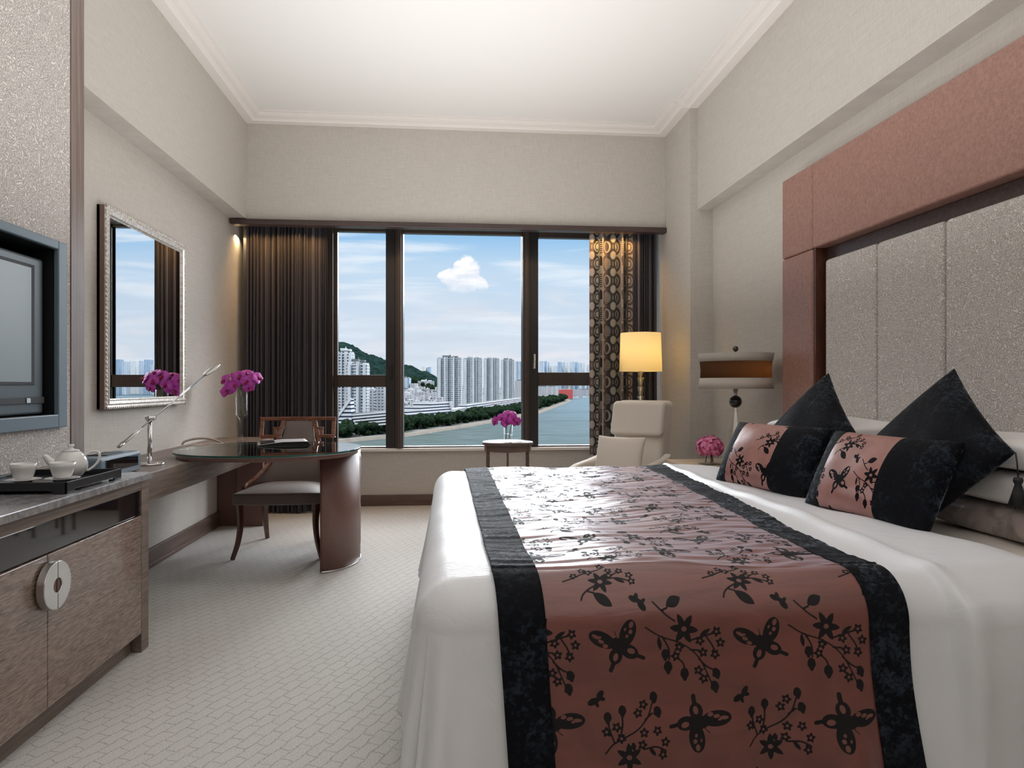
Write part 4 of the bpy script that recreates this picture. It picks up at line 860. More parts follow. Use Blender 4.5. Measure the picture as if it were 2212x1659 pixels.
# ------------------------------------------------------------------ flocked flower and butterfly motif (1 unit below = .3416 mm)
def build_motif():
    s = Sdf(1030, 1480, 3.6); D = []
    def big(cx, cy, R, rot): s.u(s.star(cx, cy, R, 6, .42, rot, 1.1))
    def small(pts, R=33):
        for k, (x, y) in enumerate(pts): s.u(s.lobes(x, y, R, 5, k * .7))
    def tulip(x, y, a=0, R=34): s.u(s.ell(x, y, R * .78, R, a)); s.u(s.star(x, y + R * .5, R * .95, 3, .5, a + PI / 2))
    def stem(pts, r=6.2):
        pts = smoothcurve([(x, y, 0) for x, y in pts], 4)
        for p, q in zip(pts[:-1], pts[1:]): s.u(s.seg(p, q, r))
    def leaf(p, q, w):
        cx, cy = (p[0] + q[0]) / 2, (p[1] + q[1]) / 2; L = math.hypot(q[0] - p[0], q[1] - p[1]) / 2; a = math.atan2(q[1] - p[1], q[0] - p[0]); x, y = s.loc(cx, cy, a)
        s.u(np.abs(y) - w * np.clip(1 - (x / L) ** 2, -1, 1))
    def wing(cx, cy, L, W, a): s.u(s.ell(cx + L * .5 * math.cos(a), cy + L * .5 * math.sin(a), L * .55, W, a))
    holes = []
    def bfly(cx, cy, k, rot):
        def P(x, y): return cx + k * (x * math.cos(rot) - y * math.sin(rot)), cy + k * (x * math.sin(rot) + y * math.cos(rot))
        for (x, y, a, bb, r) in ((-105, -35, 100, 52, .42), (78, -75, 92, 54, -1.15), (88, 48, 64, 46, .45), (-12, 78, 46, 54, .3), (0, 0, 55, 42, .6)):
            px, py = P(x, y); s.u(s.ell(px, py, a * k, bb * k, r + rot))
        stem([P(100, 60), P(150, 78), P(185, 92)], 13 * k); stem([P(-20, 100), P(-38, 150), P(-48, 170)], 15 * k); stem([P(0, -40), P(-15, -90)], 4 * k); stem([P(60, 20), P(70, 80), P(95, 90)], 6 * k)
        for (x, y, a, bb, r) in ((-150, -56, 30, 12, .5), (-112, -22, 22, 12, .3), (-82, 8, 20, 13, .3), (-118, -52, 12, 7, .4), (104, -128, 22, 15, -1.1), (98, -84, 15, 14, -1), (72, -56, 13, 10, -1), (60, -100, 12, 7, -1.1), (98, 44, 28, 19, .3), (-12, 84, 17, 28, .3)):
            px, py = P(x, y); holes.append(s.ell(px, py, a * k, bb * k, r + rot))
    def bug(cx, cy, k, rot):
        for (x, y, a, bb, r) in ((-35, -18, 34, 20, .5), (20, 28, 38, 22, .9), (5, 0, 26, 16, .7), (-10, -35, 14, 22, 0), (35, -5, 18, 12, -.6)):
            c, q = math.cos(rot), math.sin(rot); s.u(s.ell(cx + k * (x * c - y * q), cy + k * (x * q + y * c), a * k, bb * k, r + rot))
    # spray A
    big(390, 190, 92, .2); stem([(345, 220), (290, 250), (250, 285), (233, 322)]); leaf((322, 272), (452, 366), 36); stem([(290, 262), (330, 272)])
    stem([(120, 180), (200, 150), (280, 110), (380, 80), (455, 40)]); a = [(465, 140), (550, 100), (612, 145), (618, 198), (318, 100), (275, 75), (205, 130), (420, 30), (470, 90)]; small(a, 32); stem([(430, 170), (520, 165), (600, 195)]); stem([(455, 150), (500, 130), (550, 105)]); leaf((490, 165), (575, 210), 13)
    bug(640, 340, 1.0, 0); bug(320, 975, 1.0, 1.7)
    # spray B
    big(950, 515, 104, .1); stem([(885, 465), (830, 430), (790, 395), (740, 345)]); leaf((832, 372), (945, 320), 36); stem([(800, 398), (838, 385)])
    stem([(675, 500), (780, 560), (900, 600), (990, 650), (1060, 725), (1120, 850), (1140, 900)], 5.5); c = [(912, 635), (885, 697), (1062, 595), (1082, 675), (1167, 690), (1208, 610), (1182, 535), (1045, 797), (1080, 855)]; small(c, 36)
    stem([(790, 560), (835, 640), (838, 720)]); stem([(885, 700), (935, 745), (950, 800)]); stem([(1050, 720), (1110, 775), (1165, 800)]); stem([(1000, 590), (1100, 560), (1180, 540)]); stem([(1110, 570), (1150, 630), (1170, 680)]); stem([(990, 655), (1050, 660)])
    tulip(810, 680); tulip(828, 765, 0, 38); tulip(945, 815, 0, 38); tulip(1172, 815, -.5, 34); tulip(1158, 905, -.3, 36); leaf((765, 560), (778, 655), 15); leaf((1060, 560), (1140, 515), 14)
    bfly(470, 610, 1.0, 0); bfly(1050, 1150, 1.05, 2.6)
    # spray C
    big(530, 1350, 95, .5); stem([(370, 1330), (420, 1270), (500, 1225), (600, 1170), (670, 1090), (700, 1010), (720, 970)], 5.5); e = [(640, 1010), (600, 1065), (450, 1155), (380, 1188), (480, 1228), (640, 1195), (735, 1187), (790, 1265), (768, 1345), (625, 1272)]; small(e, 35)
    tulip(390, 1090); tulip(492, 1045); tulip(740, 1058, -.4); tulip(715, 960, -.2); stem([(395, 1110), (400, 1170), (430, 1250)]); stem([(490, 1075), (490, 1150), (470, 1230)]); stem([(700, 1070), (650, 1110)]); leaf((560, 1250), (565, 1310), 16); leaf((670, 1290), (720, 1350), 14); stem([(640, 1300), (720, 1290), (790, 1320)])
    for (x, y) in a + c + e: holes.append(s.ell(x, y, 10, 10))
    for (x, y) in ((390, 190), (950, 515), (530, 1350)): holes.append(s.ell(x, y, 19, 16))
    for h in holes: s.cut(h)
    s.D *= .0003416; s.W *= .0003416; s.H *= .0003416; return s
MOT = build_motif()
# ------------------------------------------------------------------ bed
BT, BR = .72, .115                                # duvet top height, edge radius
FX, HXB, NY, FY = -.085, 1.62, 1.66, 4.06         # foot / head / near / far extents of the duvet
def drape(X, R_, off=0.0, wr=1.0):
    """X: coordinate along the bed (foot to head), R_: coordinate across (near to far); overhang continues as length"""
    fx = np.minimum(X - (FX + BR), 0); ny = np.minimum(R_ - (NY + BR), 0); fy = np.maximum(R_ - (FY - BR), 0)
    bx, by = X - fx, R_ - ny - fy; ex, ey = fx, ny + fy
    e = np.maximum(np.abs(ex), np.abs(ey)); nrm = np.hypot(ex, ey) + 1e-9; ux, uy = ex / nrm, ey / nrm
    arc = BR * PI / 2; inarc = e < arc; th = np.minimum(e / BR, PI / 2); dr = np.maximum(e - arc, 0)
    hz = BR * np.sin(th) + dr * .11; vt = BR * (1 - np.cos(th)) + dr * .992
    per = (X + R_ * 1.0) - np.sign(ey) * 0
    fold = np.clip(dr / .45, 0, 1) ** 1.1
    per = np.where(np.abs(ex) > np.abs(ey), by + 3.1, bx * 1.0 + np.where(ey > 0, 7, 0))
    w = .017 * np.sin(per * 15.5 + 1.1 * np.sin(per * 5.3 + .6)) + .009 * np.sin(per * 33 + 2.2 * np.sin(per * 7)) + .012 * np.sin(per * 7.3 + .4)
    corner = np.minimum(np.abs(ex), np.abs(ey)); cf = np.clip(corner / .1, 0, 1)
    w = w + cf * .03 * np.sin(np.arctan2(uy, ux) * 9)
    hz = hz + fold * w * wr + off * np.sin(th)
    topz = .006 * np.sin(X * 5.1 + 1.2 * np.sin(R_ * 2.3)) * np.sin(R_ * 3.7 + 1) + .004 * np.sin(X * 13 + R_ * 4) + .003 * np.sin(R_ * 17 + 2 * np.sin(X * 4))
    nyx = -.035 * np.clip(bx, 0, 1.6)             # near side swells slightly towards the head
    z = BT + topz * (1 - np.clip(e / arc, 0, 1)) - vt + off * np.cos(th) + .02 * np.clip((by - 2) / 1.6, 0, 1) * 0
    near = np.clip((3.0 - R_) / 1.3, 0, 1)
    return np.stack([bx + ux * hz, by + uy * hz + nyx * near, np.maximum(z, .03)], -1)
t = thing('bed', 'wide bed base with mattress under the white duvet', 'bed', (.9, 2.86, 0))
b = MB(); b.box(.06, 2.13, NY + .12, FY - .12, .0, .30); obj('bed_base', b, M_taupe, t, bevel=.01)
b = MB(); b.box(.04, 2.13, NY + .10, FY - .10, .302, .655); obj('mattress', b, M_pillow, t, bevel=.06, seg=4)
def ss(a0, a1, n): return np.linspace(a0, a1, n)
hang = .68
Xs = np.concatenate([ss(FX - hang + .15, FX + .2, 90), ss(FX + .2, HXB, 210)[1:]]); Rs = np.concatenate([ss(NY - hang + .15, NY + .2, 110), ss(NY + .2, FY - .2, 120)[1:], ss(FY - .2, FY + hang - .15, 40)[1:]])
XX, RR = np.meshgrid(Xs, Rs)
P = drape(XX, RR); k = np.clip((XX - 1.235) / .015, 0, 1); hd = np.clip((NY + .08 - RR) / .08, 0, 1); P[..., 2] += .016 * k * (1 - hd); P[..., 1] -= hd * k * .028 * (1 + .5 * np.sin(RR * 9)); k2 = np.clip((XX - 1.50) / .12, 0, 1); P[..., 2] -= .03 * k2 ** 2
P[..., 2] += .010 * np.exp(-((XX - 1.255) / .025) ** 2) * (1 - hd); P[..., 1] -= hd * .015 * np.exp(-((XX - 1.27) / .04) ** 2)
tag(fast_grid('duvet', P, M_duvet, loc=(.8, 2.86, .05), solid=.02), 'big white satin-striped duvet spread over the bed', 'duvet')
Xs = ss(1.56, 2.12, 40); XX, RR = np.meshgrid(Xs, Rs); P = drape(XX, RR); P[..., 2] -= .028; P[..., 1] = 2.86 + (P[..., 1] - 2.86) * .985
tag(fast_grid('bed_sheet', P, M_sheet, loc=(1.85, 2.86, .05), solid=.006), 'cream sheet showing between the duvet and the pillows', 'sheet')
# runner
t = thing('bed_runner', 'copper satin bed runner with black flowers, butterflies and velvet edges lying across the duvet', 'bed runner', (.6, 2.86, BT))
def runner(nx, u0, u1, Rn, off, wr=1.0):
    U = ss(u0, u1, nx); UU, RR = np.meshgrid(U, Rn)
    f = np.clip((RR - 1.7) / 2.3, 0, 1); xl = .108 - .02 * f; xr = 1.09 + .16 * f
    hangd = np.clip((NY + BR - RR) / .9, 0, 1); xl = xl + .055 * hangd; xr = xr + .10 * hangd ** 1.2 + .03 * np.exp(-((RR - 1.72) / .18) ** 2)
    X = xl + (xr - xl) * UU
    P = drape(X, RR, off, wr); wrk = .0011 * np.sin(RR * 85 + 6 * np.sin(X * 4.2 + RR * 3) + 3 * np.sin(X * 11)) + .0008 * np.sin(RR * 140 + 9 * np.sin(X * 3 + 1))
    P[..., 2] += (wrk + .002) * (RR > NY + BR); return X, RR, P
Rn = np.concatenate([ss(NY - .50, NY + .30, 300), ss(NY + .30, FY - .1, 560)[1:], ss(FY - .1, FY + .5, 40)[1:]])
X, RR, P = runner(330, .10, .905, Rn, .011, 1.25)
# distance along the cloth from the point 0.58 m high on the near side
z58 = NY + BR - (BR * PI / 2 + (BT - BR - .58))
at = sd_sample(MOT.D, (X - .40) + 470 * .0003416, (z58 - RR) + 610 * .0003416, MOT.W, MOT.H)
fast_grid('satin_panel', P, M_runner, t, {'motif': at})
for u0, u1 in ((0, .112), (.901, 1.0)):
    X, RR, P = runner(26, u0, u1, np.concatenate([ss(NY - .505, NY + .3, 160), ss(NY + .3, FY + .5, 200)[1:]]), .015, 1.25); fast_grid('velvet_edge', P, M_velvet, t, solid=.006)
# ------------------------------------------------------------------ cushions
def cushion_pts(w_, h_, T, a, bb, side, pinch=.10, pw=.42):
    x = w_ / 2 * a * (1 - pinch * (1 - bb ** 2) * np.abs(a) ** 2); y = h_ / 2 * bb * (1 - pinch * (1 - a ** 2) * np.abs(bb) ** 2)
    z = side * T / 2 * np.clip((1 - a ** 2) * (1 - bb ** 2), 0, 1) ** pw
    return np.stack([x, y, z], -1)
def frame_M(c, xaxis, up):
    """local x -> xaxis, local y -> up, local z -> outwards"""
    x = Vector(xaxis).normalized(); y = Vector(up); y = (y - x * y.dot(x)).normalized(); z = x.cross(y); M = Matrix((x, y, z)).transposed().to_4x4(); return np.array(Matrix.Translation(c) @ M)
def squash(P, zf=.725):
    P[..., 2] = np.where(P[..., 2] < zf, zf + (P[..., 2] - zf) * .12, P[..., 2]); return P
def pillow(name, label, cat, M, w_, h_, T, mats, bands=None, group=None, mot=None, pinch=.10, pw=.42, lump=.0, zf=.725):
    """bands: list of (part, a0, a1, material, use_motif)"""
    c = M[:3, 3]; t = thing(name, label, cat, (c[0], c[1], zf), group)
    ph = rng.uniform(0, 6, 4)
    for (part, a0, a1, m_, um) in bands:
        n = 180 if um else max(20, int(60 * (a1 - a0))); ny_ = 130 if um else 48
        A, B_ = np.meshgrid(np.sin(np.linspace(math.asin(a0), math.asin(a1), n)) if not um else np.linspace(a0, a1, n), np.sin(np.linspace(-PI / 2, PI / 2, ny_)) if not um else np.linspace(-1, 1, ny_))
        for side in (1, -1):
            P = cushion_pts(w_, h_, T, A, B_, side, pinch, pw)
            P[..., 2] += lump * (np.sin(P[..., 0] * 19 + ph[0]) * np.sin(P[..., 1] * 16 + ph[1])) * np.clip((1 - A ** 2) * (1 - B_ ** 2), 0, 1) * side
            at = None
            if um: at = {'motif': sd_sample(MOT.D, P[..., 0] * 1.05 + mot[0], -P[..., 1] * 1.05 + mot[1], MOT.W, MOT.H) / 1.05 if side == 1 else np.full(A.shape, .01)}
            W_ = squash(tf(P.reshape(-1, 3), M).reshape(P.shape), zf)
            if side == -1: W_ = W_[:, ::-1]
            fast_grid(part if side == 1 else part + '_back', W_, m_, t, at)
    return t
# rear sleeping pillows, lying in two stacks against the headboard
def flat_pillow(y0, z, label, m_, T=.17, x=1.965, w_=.78, h_=.40, group='pillows stacked against the headboard', tilt=0.0, zf=None):
    M = frame_M((x, y0, z + T / 2), (0, -1, 0), (1, 0, tilt)); t = None
    return pillow('pillow', label, 'pillow', M, w_, h_, T, None, [('case', -1, 1, m_, False)], group, pinch=.04, pw=.22, lump=.006, zf=z + .008 if zf is None else zf)
for y0, side in ((2.13, 'near'), (3.36, 'far')):
    flat_pillow(y0, .688, 'taupe satin pillow at the bottom of the %s pillow stack' % side, M_taupe, .125)
    flat_pillow(y0 + .01, .803, 'white pillow in the middle of the %s pillow stack' % side, M_pillow, .12)
    flat_pillow(y0, .917, 'white pillow on top of the %s pillow stack' % side, M_pillow, .12, 1.975)
# large velvet cushions standing on a corner
def diamond(cx, cy, cz, xax, roll, T, label, side=.43, lean=.55, tass=None):
    x = Vector(xax).normalized(); nrm = x.cross(Vector((0, 0, 1))).normalized(); up = (Vector((0, 0, 1)) - nrm * lean).normalized()
    M = frame_M((cx, cy, cz), x, up) @ np.array(Matrix.Rotation(roll, 4, 'Z'))
    t = pillow('velvet_cushion', label, 'cushion', M, side, side, T, None, [('cover', -1, 1, M_velvet, False)], 'midnight velvet cushions standing on a corner', pinch=.07, pw=.42, lump=.008, zf=.735)
    return t, M
xa = (.05, -1, 0)
t, M = diamond(1.70, 2.36, .945, xa, PI / 4 + .15, .16, 'black velvet cushion with hanging tassel standing on its corner behind the nearer patterned pillow', .52)
cand = [tf(np.array([[a_ * .26, b_ * .26, 0]]), M)[0] for a_ in (-1, 1) for b_ in (-1, 1)]
cor = min(cand, key=lambda p: p[1])
b = MB(); b.tube([cor, cor + (.0, -.006, -.03), cor + (.002, -.008, -.075)], .0022, 8); tr = obj('tassel_cord', b, M_black, t)
tc = cor + np.array((.002, -.008, -.075)); b = MB(); b.lathe([(.001, 0), (.011, -.002), (.014, -.010), (.012, -.018), (.009, -.022), (.015, -.045), (.024, -.085), (.021, -.088), (.001, -.086)], tuple(tc), 26)
for k in range(20): q = k * .314; b.tube([tc + (.010 * math.cos(q), .010 * math.sin(q), -.03), tc + (.027 * math.cos(q + .2), .027 * math.sin(q + .2), -.088 - .004 * (k % 3))], .0014, 5)
obj('tassel', b, M_black, t)
t, M = diamond(1.70, 3.21, .945, xa, PI / 4 + .17, .16, 'black velvet cushion without a tassel standing on its corner behind the farther patterned pillow', .52)
# oblong cushions
def lumbar(cx, cy, yaw, label, mot, w_=.60, h_=.335, cz=.865):
    x = Vector((math.sin(yaw), -math.cos(yaw), 0)); nrm = x.cross(Vector((0, 0, 1))); up = (Vector((0, 0, 1)) - nrm * .50).normalized(); M = frame_M((cx, cy, cz), x, up)
    pillow('patterned_cushion', label, 'cushion', M, w_, h_, .17, None, [('velvet_end', -1, -.66, M_velvet, False), ('satin_panel', -.66, .33, M_cushsatin, True), ('velvet_end', .33, 1, M_velvet, False)], 'flower-patterned oblong cushions', mot=mot, pinch=.06, pw=.36, lump=.004, zf=.73)
lumbar(1.55, 2.40, .15, 'oblong cushion with rose satin flower panel and black velvet ends nearer the duvet fold', (.25, .155))
lumbar(1.48, 3.09, .28, 'oblong cushion with flower panel and black velvet ends closer to the bedside lamp', (.075, .115))
# ------------------------------------------------------------------ the view: river, embankment, city
EZ = 1.2; WZ = -45.0; LZ = -43.0
def ray(u, v, t):
    """world point seen in direction (u,v) at forward distance t"""
    f = np.array((math.sin(YAW), math.cos(YAW), 0)); r = np.array((math.cos(YAW), -math.sin(YAW), 0)); return f * t + r * (u - 1106) / FPX * t + np.array((0, 0, EZ - (v - 833) / FPX * t))
def ground(u, v, z=LZ): t = (EZ - z) * FPX / (v - 833); return ray(u, v, t)
def _water(g):
    v = g.co(); n = g.noise(g.map(v, (.02, .05, 1)), 1, 4, .6); n2 = g.noise(g.map(v, (.18, .4, 1)), 1, 3, .6)
    return {'Base Color': g.mix(g.sm(g.sep(v)[0], -60, 330), (.030, .048, .044), (.045, .085, .115)), 'Roughness': .42, 'Normal': g.bump(g.m('ADD', n, g.m('MULTIPLY', n2, .5)), .55, 1.2), 'Specular IOR Level': .12}
def _mk_water():
    m = bpy.data.materials.new('river_water'); m.use_nodes = True; g = G(m.node_tree); g.n.clear(); v = g.co()
    o = g.new('ShaderNodeOutputMaterial'); d = g.new('ShaderNodeBsdfDiffuse'); n = g.noise(g.map(v, (.03, .12, 1)), 1, 4, .6); n2 = g.noise(g.map(v, (.003, .02, 1)), 1, 4, .6)
    c = g.mix(g.sm(g.sep(v)[0], -60, 330), (.055, .072, .066), (.095, .135, .16)); c = g.mix(g.sm(n, .35, .7, 0, .35), c, (.15, .185, .205)); c = g.mix(g.sm(n2, .45, .7, 0, .4), c, (.05, .07, .075))
    g.put(d.inputs[0], c); g.l.new(d.outputs[0], o.inputs[0]); return m
M_water = _mk_water()
M_land = mat('pale_ground', lambda g: {'Base Color': g.mix(g.sm(g.noise(g.co(), .02, 4), .4, .6), (.10, .105, .10), (.20, .20, .19)), 'Roughness': .95, 'Specular IOR Level': 0.0})
M_quay = mat('embankment_stone', lambda g: {'Base Color': g.mix(g.noise(g.co(), .15, 3), (.15, .13, .11), (.26, .23, .20)), 'Roughness': .95, 'Specular IOR Level': 0.0})
def _facade(wall, glass, fx=3.4, fz=3.0, wx=.5, wz=.45, jit=.25):
    def f(g):
        v = g.co(); x, y, z = g.sep(v)[:]; nx, ny, nz = g.sep(g.co('Normal'))[:]
        h = g.m('ADD', g.m('MULTIPLY', x, g.m('ABSOLUTE', ny)), g.m('MULTIPLY', y, g.m('ABSOLUTE', nx)))
        a, c = g.m('DIVIDE', g.m('ADD', h, 200), fx), g.m('DIVIDE', g.m('ADD', z, 200), fz)
        fa, fc = g.m('FRACT', a), g.m('FRACT', c); ia, ic = g.m('FLOOR', a), g.m('FLOOR', c)
        win = g.m('MULTIPLY', g.m('LESS_THAN', g.m('ABSOLUTE', g.m('SUBTRACT', fa, .5)), wx / 2), g.m('LESS_THAN', g.m('ABSOLUTE', g.m('SUBTRACT', fc, .5)), wz / 2))
        win = g.m('MULTIPLY', win, g.m('LESS_THAN', g.m('ABSOLUTE', nz), .5))
        wn = g.new('ShaderNodeTexWhiteNoise', noise_dimensions='2D'); g.put(wn.inputs['Vector'], g.comb(ia, ic, 0)); k = g.m('MULTIPLY', wn.outputs[0], jit)
        col = g.new('ShaderNodeTexWhiteNoise', noise_dimensions='1D'); g.put(col.inputs['W'], ia); keep = g.m('GREATER_THAN', col.outputs[0], .18)
        gl = g.mix(k, glass, wall); stain = g.noise(g.map(v, (.3, .3, .04)), 1, 3); wl = g.mix(g.sm(stain, .4, .75), wall, tuple(q * .80 for q in wall))
        return {'Base Color': g.mix(g.m('MULTIPLY', win, keep), wl, gl), 'Roughness': .9, 'Specular IOR Level': 0.0}
    return f
WHT = (.50, .52, .545); DK = (.035, .055, .075)
M_tower = mat('white_tower_facade', _facade(WHT, DK, 2.9, 3.05, .66, .60, .25))
M_towerd = mat('recessed_balcony_facade', _facade((.34, .38, .40), (.035, .06, .075), 2.6, 3.05, .7, .62, .3))
M_bluegl = mat('blue_glass_facade', _facade((.42, .48, .54), (.10, .16, .26), 5, 3.2, .6, .8, .3))
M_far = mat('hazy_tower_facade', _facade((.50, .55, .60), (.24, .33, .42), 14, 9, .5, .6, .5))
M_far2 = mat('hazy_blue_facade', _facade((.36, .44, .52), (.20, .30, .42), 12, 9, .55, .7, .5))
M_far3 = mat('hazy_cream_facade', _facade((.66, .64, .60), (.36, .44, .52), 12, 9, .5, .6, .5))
M_low = mat('low_white_facade', _facade((.47, .475, .49), (.05, .065, .085), 3.6, 3.2, .55, .42, .3))
M_low2 = mat('low_grey_facade', _facade((.40, .40, .42), (.06, .07, .09), 4.2, 3.1, .5, .45, .3))
def _bands(c1, c2, fz=3.6, w_=.42, ph=0):
    def f(g):
        x, y, z = g.sep(g.co())[:]; nz = g.sep(g.co('Normal'))[2]; k = g.m('MULTIPLY', g.m('LESS_THAN', g.m('FRACT', g.m('DIVIDE', g.m('ADD', z, 100 + ph), fz)), w_), g.m('LESS_THAN', g.m('ABSOLUTE', nz), .6))
        return {'Base Color': g.mix(g.m('GREATER_THAN', nz, .6), g.mix(k, c1, c2), (.20, .205, .21)), 'Roughness': .9, 'Specular IOR Level': 0.0}
    return f
M_band = mat('banded_white_facade', _bands((.55, .56, .58), (.025, .035, .06)))
M_roofw = mat('white_concrete', c=(.50, .51, .53), r=.8)
M_roofd = mat('dark_roof_plant', c=(.10, .11, .12), r=.8)
M_red = mat('red_shed_paint', c=(.42, .07, .06), r=.6)
def _forest(g):
    v = g.co(); n = g.noise(v, .06, 5, .65); n2 = g.noise(v, .012, 3)
    return {'Base Color': g.mix(g.sm(n, .35, .65), (.005, .013, .013), (.015, .031, .026)), 'Roughness': .95, 'Specular IOR Level': 0.0, 'Normal': g.bump(n, .9, 6)}
M_forest = mat('hill_woodland', _forest)
M_leaf = mat('tree_crown_leaves', lambda g: {'Base Color': g.mix(g.sm(g.noise(g.co(), .45, 4, .65), .35, .65), (.005, .012, .009), (.022, .038, .018)), 'Roughness': .9, 'Specular IOR Level': 0.0, 'Normal': g.bump(g.noise(g.co(), .8, 4), .8, .8)})
M_bark = mat('tree_bark', c=(.08, .06, .045), r=.9)
b = MB(); b.box(-4000, 9000, 20, 16000, WZ - 5, WZ); tag(obj('river', b, M_water, None, (0, 500, WZ)), 'wide blue grey river below the window', 'river', None, 'structure')
# shore line (u,v of the water's edge) then land behind it
shore = [ground(u, v, WZ)[:2] for u, v in ((560, 972), (724, 957), (870, 943.5), (1000, 923.5), (1081, 909), (1162, 893), (1200, 879), (1232, 866.5))]
land = [tuple(p) for p in shore] + [tuple(ground(1232, 862, WZ)[:2]), tuple(ground(1215, 858, WZ)[:2]), (-200, 4200), (-4500, 4200), (-4500, 300)]
b = MB(); b.prism(land, WZ - 1, LZ); struct(obj('embankment_land', b, M_land, None, (0, 500, LZ)))
sh = np.array(shore); out = []
b = MB(); nrm = []
for i in range(len(sh)):
    d = sh[min(i + 1, len(sh) - 1)] - sh[max(i - 1, 0)]; d /= np.linalg.norm(d); nrm.append(np.array((-d[1], d[0])))
nrm = np.array(nrm); prof = [(-3.5, WZ), (-1.5, LZ + .6), (2.5, LZ + .7), (6, LZ + .15)]
P = np.array([[(*(sh[i] + nrm[i] * d), z) for i in range(len(sh))] for d, z in prof]); b.grid(P, smooth=False); tag(obj('embankment_wall', b, M_quay, None, (0, 700, WZ)), 'pale stone embankment walk curving along the river', 'embankment', None, 'structure')
b = MB(); b.prism([(-4500, 4201), (9000, 3300), (9000, 9000), (-4500, 9000)], WZ - 1, LZ + 2); struct(obj('far_shore_land', b, M_land, None, (0, 4000, LZ)))
# hill
U = np.linspace(420, 1010, 120); crest = np.interp(U, [420, 600, 690, 728, 760, 800, 833, 870, 900, 925, 945, 1010], [770, 738, 730, 737, 748, 768, 781, 790, 797, 806, 818, 840])
P = np.zeros((26, 120, 3)); hr = np.random.default_rng(4)
for j, (u, v) in enumerate(zip(U, crest)):
    top = ray(u, v, 1750); 
    for i, k in enumerate(np.linspace(-1, 1, 26)):
        q = ray(u, 833, 1750 + 420 * k); z = LZ - 5 + (top[2] - LZ + 5) * max(0, math.cos(k * PI / 2)) ** .8; P[i, j] = (q[0], q[1], z + hr.uniform(-2.2, 2.2) * (abs(k) < .98) + 4 * math.sin(j * .5 + i))
b = MB(); b.grid(P); tag(obj('wooded_hill', b, M_forest, None, (-300, 1700, LZ)), 'dark green wooded hill rising behind the city', 'hill', None, 'structure')
# towers
def building(name, label, cat, u0, u1, vtop, t0, depth=22, rot=0, m_=None, bays=0, roof=True, zb=None, group=None, dk=None):
    c = ray((u0 + u1) / 2, 833, t0 + depth / 2); W_ = (u1 - u0) / FPX * t0; ztop = EZ + (833 - vtop) / FPX * t0; zb = LZ if zb is None else zb; h = ztop - zb
    o = thing(name, label, cat, (c[0], c[1], zb), group); o.rotation_euler = (0, 0, -YAW + rot)
    m_ = m_ or M_tower
    b = MB()
    if bays:
        cw = W_ / (bays * 2 - 1); b.box(-W_ / 2 + 1, W_ / 2 - 1, -depth / 2 + 3, depth / 2, 0, h - 1); obj('core_wall', b, dk or M_towerd, o, local=True)
        for k in range(bays): b = MB(); x = -W_ / 2 + cw * 2 * k; b.box(x, x + cw * 1.05, -depth / 2 - (k % 2), depth / 2 - 2, 0, h - (3 if k in (0, bays - 1) else 0)); obj('window_bay', b, m_, o, local=True)
    else: b.box(-W_ / 2, W_ / 2, -depth / 2, depth / 2, 0, h); obj('wall', b, m_, o, local=True)
    if roof:
        b = MB(); b.box(-W_ * .30, W_ * .05, -depth * .25, depth * .25, h, h + 2.6).box(W_ * .12, W_ * .34, -depth * .2, depth * .3, h, h + 1.7).box(-W_ * .02, W_ * .02, -.4, .4, h, h + 4.5); obj('roof_plant', b, M_roofw if (int(u0) % 2) else M_roofd, o, local=True)
    return o
T = 'high-rise towers across the river'
building('residential_tower', 'white high-rise tower at the hill end of the four-tower row', 'tower', 946, 998, 771, 1085, 30, .0, bays=4, group=T)
building('residential_tower', 'white high-rise tower with dark centre stripe, second from the hill end of the row', 'tower', 1001, 1042, 772, 1270, 30, .0, bays=3, group=T)
building('residential_tower', 'white high-rise tower third from the hill end of the row', 'tower', 1045, 1079, 773, 1560, 28, 0, bays=3, group=T)
building('residential_tower', 'white high-rise tower farthest from the hill in the four-tower row', 'tower', 1082, 1111, 776, 1800, 28, 0, bays=3, group=T)
building('office_tower', 'slim blue glass tower behind the high-rise row', 'tower', 1113, 1126, 781, 2150, 25, 0, M_bluegl)
building('office_tower', 'thin teal tower beside the slim blue glass tower', 'tower', 1127, 1133, 788, 2300, 25, 0, M_far2)
building('apartment_block', 'pale mid-rise block at the foot of the slim blue tower', 'building', 1112, 1142, 822, 2000, 30, 0, M_low)
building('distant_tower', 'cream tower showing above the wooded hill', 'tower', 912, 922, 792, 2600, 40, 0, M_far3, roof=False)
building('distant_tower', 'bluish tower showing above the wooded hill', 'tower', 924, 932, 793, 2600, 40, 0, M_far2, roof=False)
# far skyline: also what the mirror sees
sky = [(1165, 1174, 780), (1176, 1181, 780), (1183, 1186, 782), (1187, 1194, 790), (1196, 1204, 790), (1205, 1212, 782), (1213, 1220, 783), (1221, 1230, 783), (1232, 1240, 781), (1241, 1248, 782), (1250, 1256, 784), (1258, 1264, 784)]
r_ = random.Random(11); u = 1268
while u < 1760: wd = r_.uniform(6, 13); sky.append((u, u + wd, r_.uniform(779, 795))); u += wd + r_.uniform(0, 6)
for k, (a, c, v) in enumerate(sky): building('distant_tower', 'hazy high-rise tower in the skyline beyond the harbour', 'tower', a, c, v, 3600 + 60 * (k % 5), 60, 0, (M_far, M_far2, M_far, M_far3)[k % 4], roof=False, group='far skyline beyond the harbour')
